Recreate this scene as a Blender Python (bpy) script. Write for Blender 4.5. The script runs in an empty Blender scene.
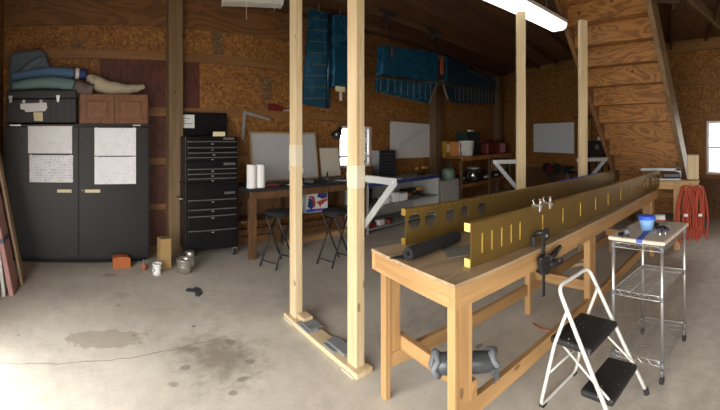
import bpy, bmesh, math, random
from math import sin, cos, pi, atan2, hypot, sqrt
from mathutils import Vector, Matrix, Euler
random.seed(7)
SC = bpy.context.scene
COL = SC.collection

# ------------------------------------------------------------------ mesh builder
class MB:
    def __init__(s):
        s.bm = bmesh.new()
    def _quadbox(s, vs):
        v = [s.bm.verts.new(p) for p in vs]
        for f in ((0,3,2,1),(4,5,6,7),(0,1,5,4),(1,2,6,5),(2,3,7,6),(3,0,4,7)):
            s.bm.faces.new([v[i] for i in f])
        return s
    def box(s, x0, x1, y0, y1, z0, z1):
        return s._quadbox([(x0,y0,z0),(x1,y0,z0),(x1,y1,z0),(x0,y1,z0),(x0,y0,z1),(x1,y0,z1),(x1,y1,z1),(x0,y1,z1)])
    def obox(s, c, size, rot=(0,0,0)):
        R = Euler(rot).to_matrix(); c = Vector(c); a,b,d = [k/2 for k in size]
        return s._quadbox([c+R@Vector(p) for p in ((-a,-b,-d),(a,-b,-d),(a,b,-d),(-a,b,-d),(-a,-b,d),(a,-b,d),(a,b,d),(-a,b,d))])
    def bar(s, p, q, w, h, up=(0,0,1)):
        """rectangular bar from p to q, width w across, h along up"""
        p = Vector(p); q = Vector(q); d = (q-p).normalized(); up = Vector(up)
        x = d.cross(up).normalized(); u = x.cross(d).normalized()
        x *= w/2; u *= h/2
        return s._quadbox([p-x-u, p+x-u, q+x-u, q-x-u, p-x+u, p+x+u, q+x+u, q-x+u])
    def tube(s, pts, r, seg=8, cap=True, closed=False):
        pts = [Vector(p) for p in pts]; n = len(pts)
        rs = r if isinstance(r, (list, tuple)) else [r]*n
        rings = []; prev = None
        for i, p in enumerate(pts):
            if closed: t = (pts[(i+1) % n]-pts[i-1])
            else: t = pts[min(i+1,n-1)]-pts[max(i-1,0)]
            t.normalize()
            if prev is None:
                a = Vector((0,0,1)) if abs(t.z) < .9 else Vector((1,0,0))
                x = t.cross(a).normalized()
            else:
                x = (prev - t*prev.dot(t)).normalized()
            prev = x; y = t.cross(x)
            rings.append([s.bm.verts.new(p + (x*cos(2*pi*k/seg)+y*sin(2*pi*k/seg))*rs[i]) for k in range(seg)])
        m = n if closed else n-1
        for i in range(m):
            A = rings[i]; B = rings[(i+1) % n]
            for k in range(seg):
                s.bm.faces.new((A[k], A[(k+1)%seg], B[(k+1)%seg], B[k]))
        if cap and not closed:
            s.bm.faces.new(rings[0][::-1]); s.bm.faces.new(rings[-1])
        return s
    def cyl(s, p, q, r, r2=None, seg=20):
        return s.tube([p, q], [r, r if r2 is None else r2], seg)
    def lathe(s, prof, c=(0,0,0), seg=24, M=None):
        c = Vector(c); rings = []
        for r, z in prof:
            ring = []
            for k in range(seg):
                v = Vector((r*cos(2*pi*k/seg), r*sin(2*pi*k/seg), z))
                if M is not None: v = M @ v
                ring.append(s.bm.verts.new(c+v))
            rings.append(ring)
        for A, B in zip(rings, rings[1:]):
            for k in range(seg):
                s.bm.faces.new((A[k], A[(k+1)%seg], B[(k+1)%seg], B[k]))
        if prof[0][0] > 1e-5: s.bm.faces.new(rings[0][::-1])
        if prof[-1][0] > 1e-5: s.bm.faces.new(rings[-1])
        return s
    def prism(s, poly, d0, d1, f):
        """poly: 2-D outline; f(u, v, d) -> point"""
        a = [s.bm.verts.new(f(u, v, d0)) for u, v in poly]
        b = [s.bm.verts.new(f(u, v, d1)) for u, v in poly]
        n = len(poly)
        s.bm.faces.new(a[::-1]); s.bm.faces.new(b)
        for i in range(n):
            s.bm.faces.new((a[i], a[(i+1)%n], b[(i+1)%n], b[i]))
        return s
    def sphere(s, c, r, sx=1, sy=1, sz=1, u=16, v=10):
        return s.lathe([(max(r*sin(pi*i/v), 1e-6), -r*cos(pi*i/v)) for i in range(v+1)], c, u, Matrix.Diagonal((sx, sy, sz)))
    def holed(s, outline, holes, d0, d1, f):
        """plate with holes"""
        loops = [outline]+holes
        es = []; allv = []
        for lp in loops:
            vs = [s.bm.verts.new(f(u, v, d0)) for u, v in lp]; allv.append(vs)
            es += [s.bm.edges.new((vs[i], vs[(i+1) % len(vs)])) for i in range(len(vs))]
        res = bmesh.ops.triangle_fill(s.bm, use_beauty=True, use_dissolve=False, edges=es)
        faces = [g for g in res['geom'] if isinstance(g, bmesh.types.BMFace)]
        top = {}
        for lp, vs in zip(loops, allv):
            for (u, v), w in zip(lp, vs): top[w] = s.bm.verts.new(f(u, v, d1))
        for fc in faces:
            s.bm.faces.new([top[w] for w in fc.verts][::-1])
        for vs in allv:
            for i in range(len(vs)):
                a, b = vs[i], vs[(i+1) % len(vs)]
                s.bm.faces.new((a, b, top[b], top[a]))
        return s
    def build(s, name, mat, parent=None, bevel=0, smooth=False, seg=2, sub=0):
        bmesh.ops.remove_doubles(s.bm, verts=s.bm.verts, dist=1e-6)
        bmesh.ops.recalc_face_normals(s.bm, faces=s.bm.faces)
        me = bpy.data.meshes.new(name); s.bm.to_mesh(me); s.bm.free()
        me.materials.append(M[mat] if isinstance(mat, str) else mat)
        o = bpy.data.objects.new(name, me); COL.objects.link(o)
        if parent is not None: o.parent = parent
        if smooth:
            for p in me.polygons: p.use_smooth = True
        if bevel:
            b = o.modifiers.new('bevel', 'BEVEL'); b.width = bevel; b.segments = seg; b.limit_method = 'ANGLE'; b.angle_limit = .7
        if sub:
            b = o.modifiers.new('sub', 'SUBSURF'); b.levels = sub; b.render_levels = sub
        return o

def thing(name, label, cat, loc=(0,0,0), rz=0, group=None):
    o = bpy.data.objects.new(name, None); COL.objects.link(o)
    o.location = loc; o.rotation_euler = (0,0,rz); o.empty_display_size = .1
    return tag(o, label, cat, group)
def tag(o, label, cat, group=None, kind=None):
    o['label'] = label; o['category'] = cat
    if group: o['group'] = group
    if kind: o['kind'] = kind
    return o
def struct(o, loc=None, rz=None):
    o['kind'] = 'structure'
    if loc is not None: o.location = loc
    if rz is not None: o.rotation_euler = (0,0,rz)
    return o
def lab(o, text):
    o['label'] = text; return o
def dup(root, loc, rz, label, group=None):
    r = root.copy(); COL.objects.link(r); r.location = loc; r.rotation_euler = (0,0,rz); r['label'] = label
    if group: r['group'] = group
    for ch in list(root.children):
        c = ch.copy(); COL.objects.link(c); c.parent = r
        for g in ch.children:
            d = g.copy(); COL.objects.link(d); d.parent = c
    return r
def circ(cx, cy, r, n=24, ry=None):
    return [(cx+r*cos(2*pi*k/n), cy+(ry or r)*sin(2*pi*k/n)) for k in range(n)]
def arc(c, r, a0, a1, n, f):
    return [f(c[0]+r*cos(a0+(a1-a0)*k/n), c[1]+r*sin(a0+(a1-a0)*k/n)) for k in range(n+1)]

# ------------------------------------------------------------------ materials
M = {}
def newmat(name):
    m = bpy.data.materials.new(name); m.use_nodes = True
    nt = m.node_tree; b = nt.nodes['Principled BSDF']; M[name] = m
    return m, nt, b
def N(nt, t, **kw):
    n = nt.nodes.new(t)
    for k, v in kw.items(): setattr(n, k, v)
    return n
def ramp(nt, stops, src):
    r = N(nt, 'ShaderNodeValToRGB'); e = r.color_ramp.elements
    while len(e) < len(stops): e.new(.5)
    for i, (p, c) in enumerate(stops):
        e[i].position = p; e[i].color = (*c, 1)
    nt.links.new(src, r.inputs[0]); return r.outputs[0]
def coords(nt, scale=(1,1,1), rot=(0,0,0), world=False):
    mp = N(nt, 'ShaderNodeMapping'); mp.inputs['Scale'].default_value = scale; mp.inputs['Rotation'].default_value = rot
    if world:
        g = N(nt, 'ShaderNodeNewGeometry'); nt.links.new(g.outputs['Position'], mp.inputs[0])
    else:
        t = N(nt, 'ShaderNodeTexCoord'); nt.links.new(t.outputs['Object'], mp.inputs[0])
    return mp.outputs[0]
def mixc(nt, fac, a, b, mode='MIX'):
    m = N(nt, 'ShaderNodeMix', data_type='RGBA', blend_type=mode)
    for sock, v in ((m.inputs[0], fac), (m.inputs[6], a), (m.inputs[7], b)):
        if isinstance(v, (int, float)): sock.default_value = v
        elif isinstance(v, tuple): sock.default_value = (*v, 1)
        else: nt.links.new(v, sock)
    return m.outputs[2]
def math_(nt, op, a, b=None, c=None, clamp=False):
    m = N(nt, 'ShaderNodeMath', operation=op); m.use_clamp = clamp
    for i, v in enumerate((a, b, c)):
        if v is None: continue
        if isinstance(v, (int, float)): m.inputs[i].default_value = v
        else: nt.links.new(v, m.inputs[i])
    return m.outputs[0]
def noise(nt, vec, scale, detail=3, rough=.55, dist=0):
    n = N(nt, 'ShaderNodeTexNoise'); n.inputs['Scale'].default_value = scale; n.inputs['Detail'].default_value = detail
    n.inputs['Roughness'].default_value = rough; n.inputs['Distortion'].default_value = dist
    nt.links.new(vec, n.inputs['Vector']); return n.outputs[0]
def bump(nt, b, h, strength=.3, dist=.01):
    n = N(nt, 'ShaderNodeBump'); n.inputs['Strength'].default_value = strength; n.inputs['Distance'].default_value = dist
    nt.links.new(h, n.inputs['Height']); nt.links.new(n.outputs[0], b.inputs['Normal'])
def flat(name, col, rough=.5, metal=0, var=.12, scale=12, spec=.5):
    """plain surface with a little irregular tone and gloss"""
    m, nt, b = newmat(name)
    v = coords(nt); n = noise(nt, v, scale, 4)
    c = mixc(nt, n, tuple(k*(1-var) for k in col), tuple(min(1, k*(1+var)) for k in col))
    nt.links.new(c, b.inputs['Base Color'])
    b.inputs['Metallic'].default_value = metal; b.inputs['Specular IOR Level'].default_value = spec
    r = math_(nt, 'MULTIPLY_ADD', n, .12, rough-.06, clamp=True); nt.links.new(r, b.inputs['Roughness'])
    return m
def lumber(name, light, dark, axis, rough=.6, knots=True, gs=1):
    """softwood: fibres run along local axis 0/1/2"""
    m, nt, b = newmat(name)
    sc = [22*gs, 22*gs, 22*gs]; sc[axis] = 1.1
    v = coords(nt, tuple(sc)); n = noise(nt, v, 1, 4, .6, .6)
    sc2 = [6, 6, 6]; sc2[axis] = .7
    n2 = noise(nt, coords(nt, tuple(sc2)), 1, 2)
    f = math_(nt, 'MULTIPLY_ADD', n2, .5, math_(nt, 'MULTIPLY', n, .5))
    c = ramp(nt, [(.3, dark), (.55, light), (.75, tuple(min(1, k*1.1) for k in light))], f)
    if knots:
        sk = [7, 7, 7]; sk[axis] = 3.2
        vo = N(nt, 'ShaderNodeTexVoronoi'); vo.inputs['Scale'].default_value = 1; nt.links.new(coords(nt, tuple(sk)), vo.inputs['Vector'])
        k = math_(nt, 'LESS_THAN', vo.outputs['Distance'], .1)
        c = mixc(nt, math_(nt, 'MULTIPLY', k, .65), c, tuple(q*.28 for q in dark))
    nt.links.new(c, b.inputs['Base Color']); b.inputs['Roughness'].default_value = rough
    bump(nt, b, n, .15, .004)
    return m
def osb(name, cols, tint=(1,1,1)):
    m, nt, b = newmat(name)
    outs = []
    for sc, rt in (((13, 40, 42), (0, .5, 0)), ((42, 40, 13), (0, .35, .2)), ((22, 40, 30), (0, -.7, 0))):
        vo = N(nt, 'ShaderNodeTexVoronoi'); vo.inputs['Scale'].default_value = 1
        nt.links.new(coords(nt, sc, rt), vo.inputs['Vector'])
        sx = N(nt, 'ShaderNodeSeparateColor'); nt.links.new(vo.outputs['Color'], sx.inputs[0]); outs.append(sx.outputs[0])
    sel = noise(nt, coords(nt), 16, 1)
    a = mixc(nt, math_(nt, 'GREATER_THAN', sel, .5), outs[0], outs[1])
    a = mixc(nt, math_(nt, 'GREATER_THAN', noise(nt, coords(nt, rot=(1,1,1)), 20, 1), .56), a, outs[2])
    bw = N(nt, 'ShaderNodeRGBToBW'); nt.links.new(a, bw.inputs[0])
    c = ramp(nt, [(0, cols[0]), (.35, cols[1]), (.7, cols[2]), (1, cols[3])], bw.outputs[0])
    big = noise(nt, coords(nt), 1.3, 3)
    c = mixc(nt, math_(nt, 'MULTIPLY', big, .6), c, tuple(k*.6 for k in cols[1]))
    nt.links.new(c, b.inputs['Base Color']); b.inputs['Roughness'].default_value = .62
    bump(nt, b, bw.outputs[0], .25, .004)
    return m
def plywood(name, light, dark, axis=0, scale=1.0, rough=.55):
    """rotary-cut veneer: swirling cathedral grain along the local axis"""
    m, nt, b = newmat(name)
    sc = [5*scale]*3; sc[axis] = 1.3*scale
    v = coords(nt, tuple(sc)); n = noise(nt, v, .8, 2, .5, .8)
    w = math_(nt, 'SINE', math_(nt, 'MULTIPLY', n, 62))
    w = math_(nt, 'MULTIPLY_ADD', w, .5, .5)
    sf = [60, 60, 60]; sf[axis] = 3
    f = noise(nt, coords(nt, tuple(sf)), 1, 2)
    w = math_(nt, 'MULTIPLY_ADD', f, .45, math_(nt, 'MULTIPLY', w, .55))
    c = ramp(nt, [(.15, dark), (.5, light), (.9, tuple(min(1, k*1.15) for k in light))], w)
    vo = N(nt, 'ShaderNodeTexVoronoi'); vo.inputs['Scale'].default_value = 2.4; nt.links.new(coords(nt), vo.inputs['Vector'])
    k = math_(nt, 'LESS_THAN', vo.outputs['Distance'], .085)
    c = mixc(nt, math_(nt, 'MULTIPLY', k, .8), c, tuple(q*.3 for q in dark))
    nt.links.new(c, b.inputs['Base Color']); b.inputs['Roughness'].default_value = rough
    return m
def printed(name, paper, ink, rows, run, thr, density=.6, margin=.5):
    """a sheet of fine unreadable line work: broken strokes in rows"""
    m, nt, b = newmat(name)
    t = N(nt, 'ShaderNodeTexCoord'); sep = N(nt, 'ShaderNodeSeparateXYZ'); nt.links.new(t.outputs['Object'], sep.inputs[0])
    fr = math_(nt, 'FRACT', math_(nt, 'MULTIPLY', sep.outputs[2], rows))
    band = math_(nt, 'LESS_THAN', math_(nt, 'ABSOLUTE', math_(nt, 'SUBTRACT', fr, .5)), .26)
    row = math_(nt, 'FLOOR', math_(nt, 'MULTIPLY', sep.outputs[2], rows))
    cb = N(nt, 'ShaderNodeCombineXYZ'); nt.links.new(math_(nt, 'MULTIPLY', sep.outputs[0], run), cb.inputs[0]); nt.links.new(math_(nt, 'MULTIPLY', row, 7.3), cb.inputs[2])
    n = noise(nt, cb.outputs[0], 1, 2, .6)
    blk = noise(nt, coords(nt), 7, 2)
    k = math_(nt, 'MULTIPLY', math_(nt, 'MULTIPLY', band, math_(nt, 'GREATER_THAN', n, thr)), math_(nt, 'GREATER_THAN', blk, margin))
    c = mixc(nt, math_(nt, 'MULTIPLY', k, density), paper, ink)
    nt.links.new(c, b.inputs['Base Color']); b.inputs['Roughness'].default_value = .7
    return m
def emit(name, col, strength):
    m, nt, b = newmat(name)
    b.inputs['Base Color'].default_value = (.9,.9,.9,1)
    b.inputs['Emission Color'].default_value = (*col, 1); b.inputs['Emission Strength'].default_value = strength
    return m
def glass(name, tint=(1,1,1), gl=.08):
    m, nt, b = newmat(name)
    t = N(nt, 'ShaderNodeBsdfTransparent'); t.inputs[0].default_value = (*tint, 1)
    g = N(nt, 'ShaderNodeBsdfGlossy'); g.inputs['Roughness'].default_value = .03
    mx = N(nt, 'ShaderNodeMixShader'); fr = N(nt, 'ShaderNodeFresnel'); fr.inputs[0].default_value = 1.45
    nt.links.new(math_(nt, 'ADD', fr.outputs[0], gl, clamp=True), mx.inputs[0])
    nt.links.new(t.outputs[0], mx.inputs[1]); nt.links.new(g.outputs[0], mx.inputs[2])
    out = nt.nodes['Material Output']; nt.links.new(mx.outputs[0], out.inputs[0])
    return m

PINE_L, PINE_D = (.60,.48,.30), (.46,.33,.17)
for ax, nm in enumerate('xyz'):
    lumber('stud_'+nm, PINE_L, PINE_D, ax)
    lumber('bench_'+nm, (.46,.275,.115), (.27,.14,.05), ax)
    lumber('old_'+nm, (.15,.09,.045), (.08,.043,.02), ax)
    lumber('post_'+nm, (.21,.135,.07), (.12,.07,.033), ax)
    lumber('girt_'+nm, (.25,.12,.038), (.16,.07,.02), ax)
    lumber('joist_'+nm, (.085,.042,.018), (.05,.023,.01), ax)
osb('osb', [(.14,.052,.012), (.25,.10,.021), (.35,.155,.035), (.50,.26,.072)])
plywood('stair_ply', (.32,.145,.038), (.16,.064,.015), 1, 1.0)
plywood('stair_rail', (.20,.095,.035), (.12,.05,.018), 0, 1.6)
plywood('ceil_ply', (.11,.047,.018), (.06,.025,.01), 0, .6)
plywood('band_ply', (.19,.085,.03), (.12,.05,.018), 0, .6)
plywood('red_panel', (.10,.028,.016), (.06,.016,.01), 2, .8)
plywood('bench_ply', (.36,.26,.155), (.29,.20,.115), 0, .5)
plywood('cab_wood', (.20,.085,.038), (.15,.06,.026), 2, 1.6)
plywood('dark_bench', (.13,.065,.028), (.07,.033,.014), 2, 1.2)
plywood('rail_wood', (.42,.17,.055), (.28,.10,.03), 0, 1.0)
plywood('shelf_wood', (.30,.125,.045), (.17,.065,.022), 0, 1.0)
flat('black_steel', (.010,.010,.0115), .5, 0, .25, 9)
flat('black_box', (.018,.019,.023), .55, 0, .25, 14)
flat('tool_black', (.006,.006,.007), .36, 0, .3, 9, .3)
flat('black_plastic', (.012,.012,.013), .45, 0, .3, 20)
flat('rubber', (.015,.015,.016), .75, 0, .3, 30)
flat('chrome', (.50,.50,.49), .34, .85, .1, 20)
flat('strip_metal', (.26,.26,.26), .35, .7, .1, 20)
flat('zinc', (.55,.56,.57), .4, .75, .12, 20)
flat('alu', (.30,.31,.315), .45, .3, .1, 14)
flat('white_paint', (.60,.60,.57), .4, 0, .06, 20)
flat('white_matte', (.82,.82,.82), .7, 0, .04, 20)
flat('sash_white', (.75,.78,.80), .5, 0, .04, 12)
flat('whiteboard', (.52,.53,.54), .16, 0, .04, 5)
flat('board_paper', (.60,.56,.47), .6, 0, .05, 9)
flat('frame_wood', (.36,.25,.13), .5, 0, .2, 20)
flat('label_yellow', (.72,.66,.42), .6, 0, .08, 30)
flat('label_white', (.75,.76,.78), .6, 0, .1, 60)
flat('cloth_blue', (.10,.20,.36), .9, 0, .2, 12)
flat('cloth_teal', (.15,.25,.26), .9, 0, .2, 12)
flat('cloth_slate', (.12,.16,.20), .9, 0, .2, 10)
flat('cloth_taupe', (.14,.11,.11), .9, 0, .2, 14)
flat('cloth_beige', (.46,.40,.29), .9, 0, .12, 14)
flat('brick', (.42,.12,.035), .8, 0, .2, 20)
flat('offcut', (.36,.235,.10), .7, 0, .2, 10)
flat('tin', (.58,.57,.53), .32, .85, .15, 12)
flat('red_plastic', (.15,.014,.012), .45, 0, .2, 20)
flat('cord_red', (.42,.06,.026), .55, 0, .2, 30)
flat('yellow_plastic', (.36,.21,.02), .5, 0, .15, 20)
flat('orange_plastic', (.50,.20,.05), .5, 0, .2, 20)
flat('cardboard', (.30,.18,.085), .8, 0, .12, 14)
flat('green_plastic', (.16,.24,.19), .5, 0, .15, 16)
flat('dark_green', (.022,.033,.028), .6, 0, .2, 16)
flat('blue_edge', (.03,.05,.20), .5, 0, .2, 16)
flat('blue_tape', (.03,.07,.40), .5, 0, .15, 20)
flat('blue_lid', (.03,.10,.62), .4, 0, .1, 20)
flat('tub_blue', (.22,.42,.70), .35, 0, .1, 20)
flat('green_tape', (.10,.34,.08), .5, 0, .2, 20)
flat('grey_panel', (.42,.42,.40), .6, 0, .08, 10)
flat('shelf_grey', (.30,.30,.29), .6, 0, .12, 10)
flat('spar_web', (.19,.12,.03), .42, .45, .14, 5)
flat('spar_gold', (.42,.265,.05), .38, .5, .1, 20)
flat('spar_tip', (.85,.66,.22), .4, .2, .06, 20)
flat('rivet', (.22,.15,.04), .4, .6, .1, 40)
flat('foam_black', (.009,.009,.010), .85, 0, .3, 40)
flat('sheet_grey', (.17,.16,.14), .6, 0, .15, 10)
flat('pad_grey', (.24,.25,.26), .5, .2, .2, 20)
flat('duct_tape', (.075,.082,.09), .34, .3, .18, 20)
flat('strap_grey', (.13,.14,.155), .55, .1, .2, 20)
flat('plastic_wrap', (.60,.53,.40), .35, 0, .06, 30)
flat('cart_cloth', (.58,.51,.42), .7, 0, .08, 10)
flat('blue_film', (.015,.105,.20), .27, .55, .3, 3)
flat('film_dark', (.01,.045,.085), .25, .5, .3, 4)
flat('rib_tan', (.20,.16,.10), .45, .4, .2, 20)
flat('red_tag', (.35,.07,.03), .6, 0, .1, 20)
flat('pink_board', (.46,.25,.24), .75, 0, .12, 8)
flat('tan_board', (.40,.29,.18), .75, 0, .12, 8)
flat('iron', (.03,.03,.032), .5, .4, .2, 20)
flat('drawer_clear', (.022,.025,.03), .25, 0, .3, 40)
flat('rag', (.045,.05,.06), .85, 0, .2, 20)
flat('speck', (.10,.085,.07), .9, 0, .2, 20)
flat('terracotta', (.34,.12,.07), .8, 0, .2, 20)
flat('concrete_drive', (.55,.54,.50), .9, 0, .06, 2)
flat('roof_dark', (.05,.04,.03), .9, 0, .1, 4)
flat('frame_brown', (.22,.14,.075), .6, 0, .15, 20)
emit('tube_light', (1,.97,.90), 3.0)
glass('pane_glass')
glass('jar_glass', (.75,.78,.74), .12)
printed('plan_faint', (.86,.87,.92), (.32,.34,.42), 34, 60, .52, .30, .50)
printed('plan_dense', (.86,.87,.92), (.16,.18,.25), 30, 60, .52, .5, .46)
printed('wall_drawing', (.64,.64,.63), (.36,.36,.36), 14, 18, .6, .35, .5)
printed('faint_grid', (.70,.73,.78), (.60,.64,.70), 16, 16, .4, .4, .2)
printed('board_notes', (.46,.47,.48), (.33,.34,.37), 20, 22, .54, .25, .48)
M['board_notes'].node_tree.nodes['Principled BSDF'].inputs['Roughness'].default_value = .18
M['board_notes'].node_tree.nodes['Principled BSDF'].inputs['Coat Weight'].default_value = .5

# speckled step tread
m, nt, b = newmat('tread')
k = math_(nt, 'GREATER_THAN', noise(nt, coords(nt), 55, 3, .6), .68)
nt.links.new(mixc(nt, k, (.012,.012,.013), (.42,.42,.41)), b.inputs['Base Color']); b.inputs['Roughness'].default_value = .6

# concrete floor: mottled, worn, with damp stains, one crack and dimming painted in at right
m, nt, b = newmat('concrete')
P = coords(nt, world=True)
n1 = noise(nt, P, 1.1, 6, .6); n2 = noise(nt, P, 9, 5, .65); n3 = noise(nt, P, 45, 3, .6)
f = math_(nt, 'ADD', math_(nt, 'MULTIPLY', n1, .55), math_(nt, 'ADD', math_(nt, 'MULTIPLY', n2, .3), math_(nt, 'MULTIPLY', n3, .15)))
c = ramp(nt, [(.32, (.38,.35,.30)), (.5, (.54,.50,.435)), (.66, (.65,.615,.545))], f)
sep = N(nt, 'ShaderNodeSeparateXYZ'); nt.links.new(P, sep.inputs[0]); X, Y = sep.outputs[0], sep.outputs[1]
wob = math_(nt, 'MULTIPLY_ADD', noise(nt, P, 9, 5, .65), 1.5, -.75)
def stain_shade(cx, cy, rx, ry, soft, amount, col):
    global c
    dx = math_(nt, 'DIVIDE', math_(nt, 'SUBTRACT', X, cx), rx); dy = math_(nt, 'DIVIDE', math_(nt, 'SUBTRACT', Y, cy), ry)
    d = math_(nt, 'SQRT', math_(nt, 'ADD', math_(nt, 'MULTIPLY', dx, dx), math_(nt, 'MULTIPLY', dy, dy)))
    d = math_(nt, 'ADD', d, wob)
    k = math_(nt, 'MULTIPLY', math_(nt, 'DIVIDE', math_(nt, 'SUBTRACT', 1, d), soft, clamp=True), amount)
    c = mixc(nt, k, c, col)
stain_shade(.20, 2.975, .36, .14, .13, .55, (.29,.245,.185))
stain_shade(1.0, 2.55, .36, .42, .8, .75, (.20,.17,.135)); stain_shade(.82, 2.72, .08, .06, .5, .5, (.18,.15,.12)); stain_shade(.72, 2.5, .05, .035, .4, .6, (.16,.14,.11)); stain_shade(1.05, 2.25, .06, .03, .4, .6, (.16,.14,.11)); stain_shade(1.17, 2.4, .05, .04, .4, .6, (.16,.14,.11)); stain_shade(.6, 2.35, .04, .03, .4, .5, (.16,.14,.11)); stain_shade(.93, 2.15, .035, .03, .4, .6, (.16,.14,.11)); stain_shade(1.15, 2.7, .06, .05, .4, .5, (.16,.14,.11))
stain_shade(.34, 4.36, .13, .06, .5, .5, (.20,.15,.11)); stain_shade(.43, 3.80, .12, .10, .6, .35, (.26,.22,.17))
stain_shade(2.6, 2.0, .6, .3, .9, .3, (.22,.20,.17)); stain_shade(2.35, 1.5, .05, .04, .4, .6, (.12,.11,.10)); stain_shade(2.52, 1.38, .06, .03, .4, .6, (.12,.11,.10))
stain_shade(2.2, 1.62, .04, .03, .4, .6, (.12,.11,.10)); stain_shade(1.5, 3.3, .5, .4, 1, .25, (.26,.235,.20)); stain_shade(3.6, -.7, 2.2, 1.5, 1.2, .75, (.27,.255,.225))  # broad last one paints light falloff at right into the slab colour
line = math_(nt, 'ADD', math_(nt, 'MULTIPLY_ADD', X, .115, 2.665), math_(nt, 'MULTIPLY', noise(nt, P, 4, 4), .10))
cr = math_(nt, 'LESS_THAN', math_(nt, 'ABSOLUTE', math_(nt, 'SUBTRACT', math_(nt, 'ADD', Y, .05), line)), .0055)
cr = math_(nt, 'MULTIPLY', cr, math_(nt, 'LESS_THAN', X, 1.15))
c = mixc(nt, math_(nt, 'MULTIPLY', cr, .6), c, (.16,.14,.12))
sp = N(nt, 'ShaderNodeTexVoronoi'); sp.inputs['Scale'].default_value = 3.1; nt.links.new(P, sp.inputs['Vector'])
c = mixc(nt, math_(nt, 'MULTIPLY', math_(nt, 'LESS_THAN', math_(nt, 'ADD', sp.outputs['Distance'], math_(nt, 'MULTIPLY', wob, .05)), .045), .6), c, (.15,.13,.11))
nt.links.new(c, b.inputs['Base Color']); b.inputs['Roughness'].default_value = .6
bump(nt, b, n2, .12, .01)

# ------------------------------------------------------------------ setting
RW = dict(loc=(7.35,-1.2,0), rz=atan2(.8745,.485))          # right wall: local x runs along it, local y into the room
ZC = 3.65
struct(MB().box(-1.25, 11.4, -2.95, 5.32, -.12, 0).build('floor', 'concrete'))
struct(MB().box(-14, 22, -18, 20, -.3, -.125).build('ground', 'concrete_drive'))
# back wall with the opening of window 1
b = MB(); b.box(-1.25,4.33,5.2,5.32,0,ZC); b.box(5.15,11.2,5.2,5.32,0,ZC); b.box(4.33,5.15,5.2,5.32,0,1.07); b.box(4.33,5.15,5.2,5.32,1.84,ZC)
wall_back = struct(b.build('wall_back', 'osb'))
# right wall with the opening of window 2
b = MB(); b.box(-1.95,-.92,-.12,0,0,ZC); b.box(.42,7.32,-.12,0,0,ZC); b.box(-.92,.42,-.12,0,0,.885); b.box(-.92,.42,-.12,0,1.965,ZC)
struct(b.build('wall_right', 'osb'), **RW)
# left wall: wide doorway beside the camera
b = MB(); b.box(-1.25,-1.1,2.8,5.2,0,ZC); b.box(-1.25,-1.1,-2.95,-1.9,0,ZC); b.box(-1.25,-1.1,-1.9,2.8,2.3,ZC)
struct(b.build('wall_left', 'osb'))
b = MB(); b.box(-1.1,-.8,-2.95,-2.8,0,ZC); b.box(.2,6.6,-2.95,-2.8,0,ZC); b.box(-.8,.2,-2.95,-2.8,2.3,ZC)
struct(b.build('wall_front', 'osb'))
# plywood ceiling with the stair hatch, and the loft over it
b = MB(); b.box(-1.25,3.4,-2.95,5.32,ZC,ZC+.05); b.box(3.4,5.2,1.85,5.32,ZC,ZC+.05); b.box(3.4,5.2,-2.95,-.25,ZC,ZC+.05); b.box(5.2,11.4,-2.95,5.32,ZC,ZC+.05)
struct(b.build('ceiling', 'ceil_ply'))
b = MB(); b.box(3.3,5.3,-.35,1.95,5.6,5.65); b.box(3.3,3.35,-.35,1.95,ZC+.06,5.6); b.box(5.25,5.3,-.35,1.95,ZC+.06,5.6); b.box(3.36,5.24,-.35,-.3,ZC+.06,5.6); b.box(3.36,5.24,1.9,1.95,ZC+.06,5.6)
struct(b.build('roof', 'roof_dark'))
k = 1
def trim(bm, mat, **kw):
    global k
    o = struct(bm.build('trim_%d' % k, mat, **{q: v for q, v in kw.items() if q == 'bevel'}), kw.get('loc'), kw.get('rz')); k += 1
    return o
# ceiling joists
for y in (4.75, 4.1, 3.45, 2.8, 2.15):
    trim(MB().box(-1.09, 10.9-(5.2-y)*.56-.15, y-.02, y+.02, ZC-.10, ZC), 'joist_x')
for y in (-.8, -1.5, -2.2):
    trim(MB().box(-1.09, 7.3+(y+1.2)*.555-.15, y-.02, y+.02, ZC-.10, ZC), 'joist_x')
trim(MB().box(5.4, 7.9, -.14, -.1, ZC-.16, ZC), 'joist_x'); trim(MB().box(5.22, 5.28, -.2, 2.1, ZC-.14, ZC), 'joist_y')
trim(MB().bar((4.9,-.20,3.585), (7.25,-1.36,3.585), .06, .12), 'post_x')       # diagonal brace under the roof
# girts on the back wall
for z0, z1 in ((.60,.68), (1.24,1.33), (1.93,2.05), (2.72,2.85)):
    b = MB()
    segs = [(-1.09, 11.0)] if z0 > 1.85 or z1 < 1.0 else [(-1.09, 4.2), (5.26, 10.8)]
    for x0, x1 in segs: b.box(x0, x1-.25, 5.16, 5.199, z0, z1)
    trim(b, 'girt_x')
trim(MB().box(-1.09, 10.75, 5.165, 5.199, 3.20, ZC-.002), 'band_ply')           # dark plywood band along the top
trim(MB().box(-1.09, 10.6, 5.15, 5.199, .0, .10), 'girt_x')
for (x0, x1, z0, z1) in ((.27,1.2,2.05,2.72), (1.42,1.71,2.05,2.72), (.895,1.2,.10,1.93), (1.42,1.72,.10,1.93)):
    trim(MB().box(x0, x1, 5.185, 5.1995, z0, z1), 'red_panel')                     # dark red wall panels
# girts and lower boarding on the right wall
for z0, z1, t in ((2.02,2.10,.04), (2.72,2.84,.04), (3.42,ZC-.002,.06)):
    trim(MB().box(-1.6, 6.9, .001, t, z0, z1), 'girt_x', **RW)
trim(MB().box(-1.6, 6.6, .001, .04, .80, .88), 'girt_x', **RW)
trim(MB().box(-1.6, 6.6, .001, .018, 0, .80), 'dark_bench', **RW)
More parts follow.
